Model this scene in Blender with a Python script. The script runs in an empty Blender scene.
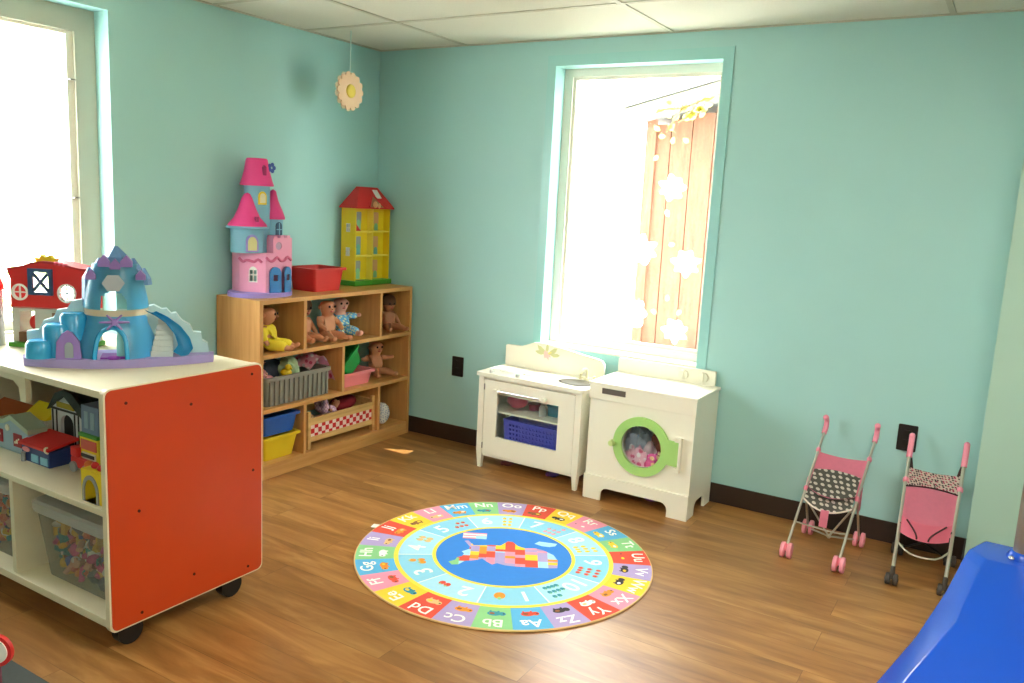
import bpy, bmesh, math, random
from mathutils import Vector, Matrix, Euler
random.seed(7)
scene = bpy.context.scene
COL = scene.collection
PI = math.pi
H = 2.318                                   # ceiling height

# ------------------------------------------------------------------ materials
def lin(c):
    return tuple((v/255/12.92 if v/255 <= .04045 else ((v/255+.055)/1.055)**2.4) for v in c)

MATS = {}
def mat(name, col, rough=.5, metal=0., var=.05, scale=14., bump=0., spec=.5, alpha=1., trans=0., emit=0.):
    if name in MATS: return MATS[name]
    m = bpy.data.materials.new(name); m.use_nodes = True
    nt = m.node_tree; b = nt.nodes['Principled BSDF']
    c = lin(col)
    tc = nt.nodes.new('ShaderNodeTexCoord'); nz = nt.nodes.new('ShaderNodeTexNoise')
    nz.inputs['Scale'].default_value = scale; nz.inputs['Detail'].default_value = 3
    nt.links.new(tc.outputs['Object'], nz.inputs['Vector'])
    mx = nt.nodes.new('ShaderNodeMix'); mx.data_type = 'RGBA'
    mx.inputs[6].default_value = tuple(max(0, v*(1-var)) for v in c)+(1,)
    mx.inputs[7].default_value = tuple(min(1, v*(1+var)) for v in c)+(1,)
    nt.links.new(nz.outputs['Fac'], mx.inputs[0]); nt.links.new(mx.outputs[2], b.inputs['Base Color'])
    b.inputs['Roughness'].default_value = rough; b.inputs['Metallic'].default_value = metal
    b.inputs['Specular IOR Level'].default_value = spec
    b.inputs['Alpha'].default_value = alpha; b.inputs['Transmission Weight'].default_value = trans
    if emit:
        b.inputs['Emission Color'].default_value = c+(1,); b.inputs['Emission Strength'].default_value = emit
    if bump:
        bp = nt.nodes.new('ShaderNodeBump'); bp.inputs['Strength'].default_value = bump; bp.inputs['Distance'].default_value = .004
        nt.links.new(nz.outputs['Fac'], bp.inputs['Height']); nt.links.new(bp.outputs['Normal'], b.inputs['Normal'])
    MATS[name] = m
    return m

def wood_mat(name, c1, c2, rough=.45, axis='Y', scale=3., stretch=14.):
    m = bpy.data.materials.new(name); m.use_nodes = True; MATS[name] = m
    nt = m.node_tree; b = nt.nodes['Principled BSDF']
    tc = nt.nodes.new('ShaderNodeTexCoord'); mp = nt.nodes.new('ShaderNodeMapping'); nz = nt.nodes.new('ShaderNodeTexNoise')
    s = [stretch]*3; s['XYZ'.index(axis)] = 1.
    mp.inputs['Scale'].default_value = s
    nz.inputs['Scale'].default_value = scale; nz.inputs['Detail'].default_value = 5
    nt.links.new(tc.outputs['Object'], mp.inputs['Vector']); nt.links.new(mp.outputs['Vector'], nz.inputs['Vector'])
    r = nt.nodes.new('ShaderNodeValToRGB'); r.color_ramp.elements[0].position = .3; r.color_ramp.elements[1].position = .7
    r.color_ramp.elements[0].color = lin(c1)+(1,); r.color_ramp.elements[1].color = lin(c2)+(1,)
    nt.links.new(nz.outputs['Fac'], r.inputs[0]); nt.links.new(r.outputs[0], b.inputs['Base Color'])
    b.inputs['Roughness'].default_value = rough
    return m

def floor_mat():
    m = bpy.data.materials.new('plank_floor'); m.use_nodes = True
    nt = m.node_tree; b = nt.nodes['Principled BSDF']; N = nt.nodes.new; L = nt.links.new
    tc = N('ShaderNodeTexCoord')
    br = N('ShaderNodeTexBrick'); br.offset = .37; br.squash = 1.
    br.inputs['Scale'].default_value = 1.; br.inputs['Brick Width'].default_value = 1.15; br.inputs['Row Height'].default_value = .152
    br.inputs['Mortar Size'].default_value = .0012; br.inputs['Mortar Smooth'].default_value = .2
    br.inputs['Color1'].default_value = (0, 0, 0, 1); br.inputs['Color2'].default_value = (1, 1, 1, 1); br.inputs['Mortar'].default_value = (.2, .2, .2, 1)
    L(tc.outputs['Object'], br.inputs['Vector'])
    mp = N('ShaderNodeMapping'); mp.inputs['Scale'].default_value = (1., 6.5, 1.)
    L(tc.outputs['Object'], mp.inputs['Vector'])
    # shift the grain per plank
    add = N('ShaderNodeVectorMath'); add.operation = 'ADD'
    sc = N('ShaderNodeVectorMath'); sc.operation = 'SCALE'; sc.inputs['Scale'].default_value = 7.
    L(br.outputs['Color'], sc.inputs[0]); L(mp.outputs['Vector'], add.inputs[0]); L(sc.outputs[0], add.inputs[1])
    n1 = N('ShaderNodeTexNoise'); n1.inputs['Scale'].default_value = 1.9; n1.inputs['Detail'].default_value = 6; n1.inputs['Roughness'].default_value = .6
    n1.inputs['Distortion'].default_value = .6
    L(add.outputs[0], n1.inputs['Vector'])
    ramp = N('ShaderNodeValToRGB'); e = ramp.color_ramp.elements
    e[0].position = .28; e[0].color = lin((128, 82, 40))+(1,)
    e[1].position = .72; e[1].color = lin((192, 144, 86))+(1,)
    k = ramp.color_ramp.elements.new(.5); k.color = lin((160, 111, 60))+(1,)
    L(n1.outputs['Fac'], ramp.inputs[0])
    # plank to plank tone
    mx = N('ShaderNodeMix'); mx.data_type = 'RGBA'; mx.blend_type = 'MULTIPLY'; mx.inputs[0].default_value = 1.
    tone = N('ShaderNodeMapRange'); tone.inputs['To Min'].default_value = .86; tone.inputs['To Max'].default_value = 1.08
    L(br.outputs['Color'], tone.inputs['Value']); L(ramp.outputs[0], mx.inputs[6]); L(tone.outputs[0], mx.inputs[7])
    mo = N('ShaderNodeMix'); mo.data_type = 'RGBA'; mo.inputs[7].default_value = lin((70, 44, 22))+(1,)
    sm = N('ShaderNodeMath'); sm.operation = 'MULTIPLY'; sm.inputs[1].default_value = .45
    L(br.outputs['Fac'], sm.inputs[0]); L(sm.outputs[0], mo.inputs[0]); L(mx.outputs[2], mo.inputs[6]); L(mo.outputs[2], b.inputs['Base Color'])
    b.inputs['Roughness'].default_value = .34; b.inputs['Specular IOR Level'].default_value = .5
    bp = N('ShaderNodeBump'); bp.inputs['Strength'].default_value = .08; bp.inputs['Distance'].default_value = .002
    L(n1.outputs['Fac'], bp.inputs['Height']); L(bp.outputs['Normal'], b.inputs['Normal'])
    return m

def clear_mat(name, col, amount=.25, rough=.1):
    """see-through plastic or glass: mostly transparent, a little tinted diffuse and gloss"""
    m = bpy.data.materials.new(name); m.use_nodes = True; MATS[name] = m
    nt = m.node_tree; nt.nodes.clear(); N = nt.nodes.new; L = nt.links.new
    o = N('ShaderNodeOutputMaterial'); t = N('ShaderNodeBsdfTransparent'); p = N('ShaderNodeBsdfPrincipled'); mx = N('ShaderNodeMixShader')
    p.inputs['Base Color'].default_value = lin(col)+(1,); p.inputs['Roughness'].default_value = rough
    nz = N('ShaderNodeTexNoise'); nz.inputs['Scale'].default_value = 9
    mr = N('ShaderNodeMapRange'); mr.inputs['To Min'].default_value = amount*.85; mr.inputs['To Max'].default_value = amount*1.15
    L(nz.outputs['Fac'], mr.inputs['Value']); L(mr.outputs[0], mx.inputs[0])
    t.inputs['Color'].default_value = tuple(.5+.5*v for v in lin(col))+(1,)
    L(t.outputs[0], mx.inputs[1]); L(p.outputs[0], mx.inputs[2]); L(mx.outputs[0], o.inputs['Surface'])
    return m

def translucent_mat(name, col, clear=.1):
    m = bpy.data.materials.new(name); m.use_nodes = True; MATS[name] = m
    nt = m.node_tree; nt.nodes.clear(); N = nt.nodes.new; L = nt.links.new
    o = N('ShaderNodeOutputMaterial'); t = N('ShaderNodeBsdfTransparent'); tr = N('ShaderNodeBsdfTranslucent'); mx = N('ShaderNodeMixShader')
    nz = N('ShaderNodeTexNoise'); nz.inputs['Scale'].default_value = 40; mr = N('ShaderNodeMapRange'); mr.inputs['To Min'].default_value = 1-clear*2; mr.inputs['To Max'].default_value = 1.
    tr.inputs['Color'].default_value = lin(col)+(1,)
    L(nz.outputs['Fac'], mr.inputs['Value']); L(mr.outputs[0], mx.inputs[0]); L(t.outputs[0], mx.inputs[1]); L(tr.outputs[0], mx.inputs[2]); L(mx.outputs[0], o.inputs['Surface'])
    return m

def dots_mat(name, base, dot, scale=30., size=.25, rough=.8, dot2=None, rand=.55):
    m = bpy.data.materials.new(name); m.use_nodes = True; MATS[name] = m
    nt = m.node_tree; b = nt.nodes['Principled BSDF']; N = nt.nodes.new; L = nt.links.new
    tc = N('ShaderNodeTexCoord'); v = N('ShaderNodeTexVoronoi'); v.voronoi_dimensions = '2D'; v.inputs['Scale'].default_value = scale; v.inputs['Randomness'].default_value = rand
    sx = N('ShaderNodeSeparateXYZ'); cx = N('ShaderNodeCombineXYZ'); ad = N('ShaderNodeMath'); ad.operation = 'ADD'; hy = N('ShaderNodeMath'); hy.operation = 'MULTIPLY'; hy.inputs[1].default_value = .6
    L(tc.outputs['Object'], sx.inputs[0]); L(sx.outputs[1], hy.inputs[0]); L(hy.outputs[0], ad.inputs[0]); L(sx.outputs[2], ad.inputs[1]); ax_ = N('ShaderNodeMath'); ax_.operation = 'ADD'; L(sx.outputs[0], ax_.inputs[0]); L(hy.outputs[0], ax_.inputs[1])
    L(ax_.outputs[0], cx.inputs[0]); L(ad.outputs[0], cx.inputs[1]); L(cx.outputs[0], v.inputs['Vector'])
    lt = N('ShaderNodeMath'); lt.operation = 'LESS_THAN'; lt.inputs[1].default_value = size
    L(v.outputs['Distance'], lt.inputs[0])
    mx = N('ShaderNodeMix'); mx.data_type = 'RGBA'; mx.inputs[6].default_value = lin(base)+(1,); mx.inputs[7].default_value = lin(dot)+(1,)
    L(lt.outputs[0], mx.inputs[0])
    if dot2:
        m2 = N('ShaderNodeMix'); m2.data_type = 'RGBA'; m2.inputs[6].default_value = lin(dot)+(1,); m2.inputs[7].default_value = lin(dot2)+(1,)
        g = N('ShaderNodeMath'); g.operation = 'GREATER_THAN'; g.inputs[1].default_value = .5
        sp = N('ShaderNodeSeparateColor'); L(v.outputs['Color'], sp.inputs[0]); L(sp.outputs[0], g.inputs[0]); L(g.outputs[0], m2.inputs[0]); L(m2.outputs[2], mx.inputs[7])
    L(mx.outputs[2], b.inputs['Base Color']); b.inputs['Roughness'].default_value = rough
    return m

def check_mat(name, a, c, scale=40.):
    m = bpy.data.materials.new(name); m.use_nodes = True; MATS[name] = m
    nt = m.node_tree; b = nt.nodes['Principled BSDF']
    tc = nt.nodes.new('ShaderNodeTexCoord'); k = nt.nodes.new('ShaderNodeTexChecker'); k.inputs['Scale'].default_value = scale
    k.inputs['Color1'].default_value = lin(a)+(1,); k.inputs['Color2'].default_value = lin(c)+(1,)
    nt.links.new(tc.outputs['Object'], k.inputs['Vector']); nt.links.new(k.outputs['Color'], b.inputs['Base Color']); b.inputs['Roughness'].default_value = .8
    return m

# ------------------------------------------------------------------ mesh helper
class MB:
    def __init__(s): s.bm = bmesh.new()
    def _mi(s, faces, mi):
        for f in faces: f.material_index = mi
    def box(s, x0, x1, y0, y1, z0, z1, mi=0, bevel=0., M=None):
        r = bmesh.ops.create_cube(s.bm, size=1.)
        vs = r['verts']
        for v in vs:
            v.co = Vector(((x0+x1)/2+v.co.x*(x1-x0), (y0+y1)/2+v.co.y*(y1-y0), (z0+z1)/2+v.co.z*(z1-z0)))
            if M: v.co = M @ v.co
        fs = {f for v in vs for f in v.link_faces}; s._mi(fs, mi)
        if bevel:
            es = list({e for v in vs for e in v.link_edges})
            rb = bmesh.ops.bevel(s.bm, geom=es, offset=bevel, segments=2, affect='EDGES', profile=.6)
            s._mi(rb['faces'], mi)
        return s
    def cyl(s, p0, p1, r0, r1=None, n=16, mi=0, cap=True):
        p0, p1 = Vector(p0), Vector(p1); r1 = r0 if r1 is None else r1
        d = p1-p0
        q = d.to_track_quat('Z', 'Y')
        a = []; b = []
        for i in range(n):
            t = 2*PI*i/n; o = Vector((math.cos(t), math.sin(t), 0))
            a.append(s.bm.verts.new(p0+q@(o*r0))); b.append(s.bm.verts.new(p1+q@(o*max(r1, 1e-4))))
        fs = [s.bm.faces.new((a[i], a[(i+1) % n], b[(i+1) % n], b[i])) for i in range(n)]
        if cap: fs.append(s.bm.faces.new(a[::-1])); fs.append(s.bm.faces.new(b))
        s._mi(fs, mi); return s
    def tube(s, pts, r, n=10, mi=0, smooth=3):
        P = [Vector(p) for p in pts]
        if smooth and len(P) > 2:                       # Catmull-Rom
            Q = []
            for i in range(len(P)-1):
                a, b, c, d = P[max(i-1, 0)], P[i], P[i+1], P[min(i+2, len(P)-1)]
                for k in range(smooth):
                    t = k/smooth
                    Q.append(.5*((2*b)+(c-a)*t+(2*a-5*b+4*c-d)*t*t+(3*b-a-3*c+d)*t**3))
            Q.append(P[-1]); P = Q
        R = r if isinstance(r, (list, tuple)) else None
        rings = []; prev = None
        for i, p in enumerate(P):
            d = (P[min(i+1, len(P)-1)]-P[max(i-1, 0)]).normalized()
            if prev is None:
                u = d.orthogonal().normalized()
            else:
                u = (prev-d*prev.dot(d)).normalized()
            prev = u; w = d.cross(u)
            rr = r if R is None else R[0]+(R[1]-R[0])*i/(len(P)-1)
            rings.append([s.bm.verts.new(p+(u*math.cos(2*PI*k/n)+w*math.sin(2*PI*k/n))*rr) for k in range(n)])
        fs = []
        for a, b in zip(rings, rings[1:]):
            for k in range(n): fs.append(s.bm.faces.new((a[k], a[(k+1) % n], b[(k+1) % n], b[k])))
        fs.append(s.bm.faces.new(rings[0][::-1])); fs.append(s.bm.faces.new(rings[-1]))
        s._mi(fs, mi); return s
    def lathe(s, prof, c=(0, 0, 0), n=24, mi=0, a0=0., a1=2*PI, sx=1., sy=1., skip=None):
        full = abs(a1-a0-2*PI) < 1e-6
        m = n if full else n+1
        rows = []
        for (r, z) in prof:
            rows.append([s.bm.verts.new((c[0]+sx*r*math.cos(a0+(a1-a0)*i/n), c[1]+sy*r*math.sin(a0+(a1-a0)*i/n), c[2]+z)) for i in range(m)])
        fs = []
        for j, (a, b) in enumerate(zip(rows, rows[1:])):
            for i in range(n):
                if skip and skip(i, j): continue
                k = (i+1) % m
                try: fs.append(s.bm.faces.new((a[i], a[k], b[k], b[i])))
                except ValueError: pass
        if full:
            if prof[0][0] > 1e-4: fs.append(s.bm.faces.new(rows[0][::-1]))
            if prof[-1][0] > 1e-4: fs.append(s.bm.faces.new(rows[-1]))
        s._mi(fs, mi); return s
    def ell(s, c, r, mi=0, n=16, M=None):
        ret = bmesh.ops.create_uvsphere(s.bm, u_segments=n, v_segments=max(6, n//2), radius=1.)
        r = r if isinstance(r, (tuple, list)) else (r, r, r)
        for v in ret['verts']:
            v.co = Vector((v.co.x*r[0], v.co.y*r[1], v.co.z*r[2]))
            if M: v.co = M @ v.co
            v.co += Vector(c)
        s._mi({f for v in ret['verts'] for f in v.link_faces}, mi); return s
    def plate(s, outer, holes=(), T=None, depth=.01, mi=0):
        """flat polygon with holes, given thickness; T maps (u, v, w) to space"""
        T = T or (lambda u, v, w: (u, v, w))
        def cap(w, flip):
            loops = []; es = []
            for poly in [outer]+list(holes):
                vs = [s.bm.verts.new(T(u, v, w)) for u, v in poly]; loops.append(vs)
                for i in range(len(vs)): es.append(s.bm.edges.new((vs[i], vs[(i+1) % len(vs)])))
            if holes:
                r = bmesh.ops.triangle_fill(s.bm, edges=es, use_beauty=True, use_dissolve=False)
                fs = [g for g in r['geom'] if isinstance(g, bmesh.types.BMFace)]
            else:
                fs = [s.bm.faces.new(loops[0])]
            s._mi(fs, mi); return loops
        A = cap(0, True); B = cap(depth, False); fs = []
        for la, lb in zip(A, B):
            n = len(la)
            for i in range(n): fs.append(s.bm.faces.new((la[i], la[(i+1) % n], lb[(i+1) % n], lb[i])))
        s._mi(fs, mi); return s
    def face(s, pts, mi=0):
        f = s.bm.faces.new([s.bm.verts.new(p) for p in pts]); f.material_index = mi; return s
    def loft(s, rings, mi=0, cap=True):
        R = [[s.bm.verts.new(p) for p in r] for r in rings]; fs = []
        for a, b in zip(R, R[1:]):
            n = len(a)
            for i in range(n): fs.append(s.bm.faces.new((a[i], a[(i+1) % n], b[(i+1) % n], b[i])))
        if cap: fs.append(s.bm.faces.new(R[0][::-1])); fs.append(s.bm.faces.new(R[-1]))
        s._mi(fs, mi); return s
    def sheet(s, grid, mi=0, thick=0.):
        R = [[s.bm.verts.new(p) for p in r] for r in grid]; fs = []
        for a, b in zip(R, R[1:]):
            for i in range(len(a)-1): fs.append(s.bm.faces.new((a[i], a[i+1], b[i+1], b[i])))
        s._mi(fs, mi)
        if thick: bmesh.ops.solidify(s.bm, geom=fs, thickness=thick)
        return s
    def build(s, name, ms, parent=None, smooth=None, world=False):
        bm = s.bm
        if not isinstance(ms, (list, tuple)): ms = [ms]
        bmesh.ops.recalc_face_normals(bm, faces=bm.faces)
        me = bpy.data.meshes.new(name)
        if world and parent:
            off = wloc(parent)
            for v in bm.verts: v.co -= off
        bm.to_mesh(me); bm.free()
        for m in ms: me.materials.append(m)
        if smooth is not None:
            for p in me.polygons: p.use_smooth = True
            me.set_sharp_from_angle(angle=math.radians(smooth))
        o = bpy.data.objects.new(name, me); COL.objects.link(o)
        if parent: o.parent = parent
        return o

def wloc(o):
    v = Vector((0, 0, 0))
    while o: v += o.location; o = o.parent
    return v
def empty(name, loc, rz=0., label=None, cat=None, group=None):
    o = bpy.data.objects.new(name, None); COL.objects.link(o); o.location = loc; o.rotation_euler = (0, 0, rz); o.empty_display_size = .05
    tag(o, label, cat, group); return o
def tag(o, label=None, cat=None, group=None, kind=None):
    if label: o['label'] = label
    if cat: o['category'] = cat
    if group: o['group'] = group
    if kind: o['kind'] = kind
    return o
def reorigin(o):
    """put a top-level mesh's origin at the middle of its base"""
    me = o.data; xs = [v.co for v in me.vertices]
    c = Vector(((min(v.x for v in xs)+max(v.x for v in xs))/2, (min(v.y for v in xs)+max(v.y for v in xs))/2, min(v.z for v in xs)))
    for v in me.vertices: v.co -= c
    o.location = c; return o
def struct(o): o['kind'] = 'structure'; return o
def arc(cx, cy, r, a0, a1, n, ry=None):
    ry = r if ry is None else ry
    return [(cx+r*math.cos(a0+(a1-a0)*i/n), cy+ry*math.sin(a0+(a1-a0)*i/n)) for i in range(n+1)]
def circ(cx, cy, r, n=32, ry=None): return arc(cx, cy, r, 0, 2*PI, n, ry)[:-1]
def rrect(x0, x1, y0, y1, r, n=4):
    return (arc(x1-r, y0+r, r, -PI/2, 0, n)+arc(x1-r, y1-r, r, 0, PI/2, n)+arc(x0+r, y1-r, r, PI/2, PI, n)+arc(x0+r, y0+r, r, PI, 1.5*PI, n))
def rect(x0, x1, y0, y1): return [(x0, y0), (x1, y0), (x1, y1), (x0, y1)]
def archpoly(x0, x1, z0, z1, n=10):
    r = (x1-x0)/2; h = min(z1-z0-1e-3, r*1.25)
    return [(x0, z0), (x1, z0)]+arc((x0+x1)/2, z1-h, r, 0, PI, n, h)
XZ = lambda y0: (lambda u, v, w: (u, y0+w, v))          # plate facing -y
YZ = lambda x0: (lambda u, v, w: (x0+w, u, v))          # plate facing x
def skin(name, nodes, edges, m, parent=None, sub=2, root=0):
    """one continuous surface grown round a skeleton; nodes = [(x, y, z, r)]"""
    me = bpy.data.meshes.new(name); me.from_pydata([n[:3] for n in nodes], edges, [])
    t = bpy.data.objects.new('tmp', me); COL.objects.link(t)
    sk = t.modifiers.new('s', 'SKIN'); sk.use_smooth_shade = True
    for i, n in enumerate(nodes): me.skin_vertices[0].data[i].radius = (n[3], n[3])
    for i in range(len(nodes)): me.skin_vertices[0].data[i].use_root = (i == root)
    ss = t.modifiers.new('u', 'SUBSURF'); ss.levels = sub; ss.render_levels = sub
    dg = bpy.context.evaluated_depsgraph_get(); dg.update()
    new = bpy.data.meshes.new_from_object(t.evaluated_get(dg), depsgraph=dg)
    bpy.data.objects.remove(t); bpy.data.meshes.remove(me)
    new.name = name
    new.materials.clear(); new.materials.append(m)
    for p in new.polygons: p.use_smooth = True; p.material_index = 0
    o = bpy.data.objects.new(name, new); COL.objects.link(o)
    if parent: o.parent = parent
    return o

# ------------------------------------------------------------------ palette
WALL = mat('aqua_wall_paint', (165, 212, 211), .55, var=.03, scale=3, bump=.05)
TRIMP = mat('aqua_trim_paint', (156, 212, 211), .35, var=.02, scale=4)
JUTP = mat('sage_column_paint', (170, 204, 190), .6, var=.03, scale=3)
CEIL = mat('ceiling_tile', (210, 210, 196), .9, var=.06, scale=120, bump=.2)
TBAR = mat('tee_bar', (188, 186, 168), .6, var=.02)
BASE = mat('brown_vinyl_base', (52, 36, 28), .45, var=.08)
WHITE = mat('white_paint', (240, 236, 218), .4, var=.02, scale=6)
WINW = mat('window_vinyl', (232, 228, 214), .4, var=.02)
BLACK = mat('black_plastic', (24, 23, 24), .4, var=.1)
CHROME = mat('chrome', (205, 205, 205), .22, 1., var=.03)
STEEL = mat('grey_steel', (150, 148, 145), .35, .9, var=.05)
MAPLE = wood_mat('maple_shelf', (194, 140, 78), (212, 160, 96), .42, 'Y')
MAPLEZ = wood_mat('maple_panel', (194, 140, 78), (212, 160, 96), .42, 'Z')
PINEW = wood_mat('pine', (196, 152, 90), (226, 184, 120), .5, 'Y')

def plainmat(n, c, r=.45): return mat(n, c, r, var=.04)
HOTPINK = plainmat('hot_pink_plastic', (232, 62, 140)); PALEPINK = plainmat('pale_pink_plastic', (240, 160, 196)); SKYB = plainmat('sky_blue_plastic', (126, 182, 206))
LAV = plainmat('lavender_plastic', (158, 142, 220)); BLUEP = plainmat('blue_plastic', (66, 132, 200)); REDP = plainmat('red_plastic', (208, 42, 40)); YELP = plainmat('yellow_plastic', (238, 208, 34))
GREENP = plainmat('green_plastic', (70, 150, 40)); DGREEN = plainmat('leaf_green_plastic', (34, 140, 62)); PINKBIN = plainmat('pink_bin_plastic', (240, 134, 140)); GREYBIN = plainmat('grey_bin_plastic', (138, 136, 126), .5)
NAVY = plainmat('blue_bin_plastic', (34, 92, 180)); LIMEG = plainmat('lime_paint', (166, 212, 120)); ORANGE = plainmat('orange_laminate', (194, 62, 16), .38)
CREAM = plainmat('cream_laminate', (228, 218, 188), .4); DARKRED = plainmat('dark_red_laminate', (178, 42, 36), .5)
WHITEP = plainmat('white_plastic', (238, 238, 232)); GREYP = plainmat('grey_plastic', (150, 150, 150)); DBLUE = plainmat('dark_blue_plastic', (40, 62, 120)); BROWNP = plainmat('brown_plastic', (104, 66, 40)); ORANGEP = plainmat('orange_plastic', (232, 140, 40))
GLASS = clear_mat('window_glass', (245, 250, 250), .03, .05)

# ------------------------------------------------------------------ camera
cam = bpy.data.cameras.new('camera'); co = bpy.data.objects.new('camera', cam); COL.objects.link(co); scene.camera = co
yaw, pitch, roll, F = -.5419, -.1671, .051, 827.194
f = Vector((math.sin(yaw)*math.cos(pitch), math.cos(yaw)*math.cos(pitch), math.sin(pitch)))
r = Vector((math.cos(yaw), -math.sin(yaw), 0)); u = r.cross(f)
r2 = math.cos(roll)*r+math.sin(roll)*u; u2 = -math.sin(roll)*r+math.cos(roll)*u
co.matrix_world = Matrix(((r2.x, u2.x, -f.x, 3.4509), (r2.y, u2.y, -f.y, -4.0195), (r2.z, u2.z, -f.z, 1.4583), (0, 0, 0, 1)))
cam.sensor_width = 36; cam.lens = F/1024*36; cam.clip_start = .02; cam.clip_end = 200

# ------------------------------------------------------------------ room
XR, YF = 5.6, -7.0
WT = .16
def setting(name, mb, m, smooth=None): return struct(mb.build(name, m, smooth=smooth))
setting('floor', MB().box(0, XR, YF, 0, -.1, 0), floor_mat())
setting('ceiling', MB().box(0, XR, YF, 0, H, H+.1), CEIL)
# left wall with window 1
LY0, LY1, LZ0, LZ1 = -2.95, -1.772, .74, 2.178
w = MB(); w.plate(rect(YF, 0, 0, H), [rect(LY0, LY1, LZ0, LZ1)], YZ(-WT), WT); setting('wall_left', w, WALL)
BX0, BX1, BZ0, BZ1 = 1.222, 2.13, .675, 2.181
w = MB(); w.plate(rect(-WT, XR+WT, 0, H), [rect(BX0, BX1, BZ0, BZ1)], XZ(0), WT); setting('wall_back', w, WALL)
setting('wall_right', MB().box(XR, XR+WT, YF, 0, 0, H), WALL)
setting('wall_front', MB().box(-WT, XR+WT, YF-WT, YF, 0, H), WALL)
setting('wall_column', MB().box(3.417, 4.25, -.255, 0, 0, H), JUTP)
setting('baseboard_back', MB().box(0, 3.417, -.009, 0, 0, .1, bevel=.002), BASE)
setting('baseboard_left', MB().box(0, .009, YF, -.009, 0, .1, bevel=.002), BASE)
setting('baseboard_column', MB().box(3.408, 4.25, -.264, -.255, 0, .1).box(3.408, 3.417, -.255, -.009, 0, .1), BASE)
# flat painted casing of the back window
w = MB(); w.plate(rect(BX0-.05, BX1+.05, BZ0-.05, BZ1+.055), [rect(BX0, BX1, BZ0, BZ1)], XZ(-.007), .007); setting('trim_1', w, TRIMP)
# suspended ceiling grid
g = MB()
for i, x in enumerate((.637, 1.864, 3.09, 4.31)): g.box(x-.012, x+.012, YF, 0, H-.004, H+.001)
y = -.625
while y > YF: g.box(0, XR, y-.012, y+.012, H-.0045, H+.001); y -= .61
g.box(0, .02, YF, 0, H-.005, H+.001).box(0, XR, -.02, 0, H-.005, H+.001)
setting('trim_2', g, TBAR)
# window 2 (back): frame + pane at the outer side of the reveal
w = MB(); w.plate(rect(BX0, BX1, BZ0, BZ1), [rect(BX0+.05, BX1-.03, BZ0+.05, BZ1-.042)], XZ(.1), .05)
w2 = setting('window_2', w, WINW)
MB().plate(rect(BX0+.05, BX1-.03, BZ0+.05, BZ1-.042), [rect(BX0+.068, BX1-.045, BZ0+.068, BZ1-.058)], XZ(.112), .03).build('sash', WINW, w2)
MB().box(BX0+.068, BX1-.045, .124, .128, BZ0+.068, BZ1-.058).build('pane', GLASS, w2)
MB().box(BX0, BX1, -.012, .1, BZ0-.0, BZ0+.012, bevel=.003).build('sill', WINW, w2)
# window 1 (left)
w = MB(); w.plate(rect(LY0, LY1, LZ0, LZ1), [rect(LY0+.09, LY1-.092, LZ0+.09, LZ1-.098)], YZ(-.15), .05)
FRM1 = mat('backlit_window_frame', (186, 184, 168), .5, var=.02)  # backlit shade put into the colour: a greyer copy of the window vinyl
w1 = setting('window_1', w, FRM1)
MB().plate(rect(LY0+.09, LY1-.092, LZ0+.09, LZ1-.098), [rect(LY0+.12, LY1-.122, LZ0+.12, LZ1-.112)], YZ(-.145), .03).build('sash', WINW, w1)
MB().box(-.132, -.128, LY0+.12, LY1-.122, LZ0+.12, LZ1-.112).build('pane', GLASS, w1)
for z in (1.38, 1.88): MB().box(-.13, -.098, LY1-.118, LY1-.094, z-.003, z+.003).build('latch', STEEL, w1)
# unseen roof overhang added outside the back wall to trim the sun patch
setting('trim_3', MB().box(-.8, 7, WT, .538, 2.46, 2.6), WINW)

# ------------------------------------------------------------------ outside
PAVE = mat('pale_concrete', (236, 232, 222), .9, var=.06, scale=2)
setting('ground_outside', MB().box(-30, 30, WT, 40, -.35, -.15).box(-30, -WT, -40, WT, -.35, -.15), PAVE)
SIDING = wood_mat('red_cedar_siding', (112, 68, 50), (144, 94, 70), .8, 'Z', 4, 10)
ROOFM = mat('grey_shingle', (130, 126, 124), .9, var=.2, scale=30, bump=.3)
sh = empty('garden_shed', (2.6, 2.6, -.15), 0, 'reddish board shed with sloping roof outside the back window', 'shed')
SX0, SY0 = .96, 2.0
w = MB()
for i in range(26):
    x = SX0+i*.165; zt = 2.085+(x-SX0)*.253
    w.box(x, x+.158, SY0, SY0+.03, -.15, min(zt, 3.0))
w.box(SX0, SX0+26*.165-.01, SY0+.03, SY0+1.6, -.15, 2.05)
w.build('wall', SIDING, sh, world=True)
MB().box(SX0-.03, SX0+.05, SY0-.02, SY0+.0, -.15, 2.12).build('corner_board', SIDING, sh, world=True)
def roofpt(x, z): return z+(x-.91)*.253
w = MB(); w.plate([(.91, 2.10), (.91, 2.16), (5.5, roofpt(5.5, 2.16)), (5.5, roofpt(5.5, 2.10))], [], XZ(1.62), 2.2); w.build('roof', ROOFM, sh, world=True)
w = MB(); w.plate([(.90, 2.07), (.90, 2.15), (5.5, roofpt(5.5, 2.15)), (5.5, roofpt(5.5, 2.07))], [], XZ(1.59), .025); w.build('fascia', mat('tan_fascia', (150, 138, 118), .7), sh, world=True)
w = MB(); w.plate([(.88, 2.152), (.88, 2.205), (5.5, roofpt(5.5, 2.205)), (5.5, roofpt(5.5, 2.152))], [], XZ(1.57), .05); w.build('drip_edge', mat('dark_drip_edge', (112, 110, 110), .7), sh, world=True)
LEAF = mat('outdoor_leaf', (120, 150, 70), .7, var=.25, scale=30)
LEAF2 = mat('pale_outdoor_leaf', (176, 196, 110), .7, var=.25, scale=30)
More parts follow.
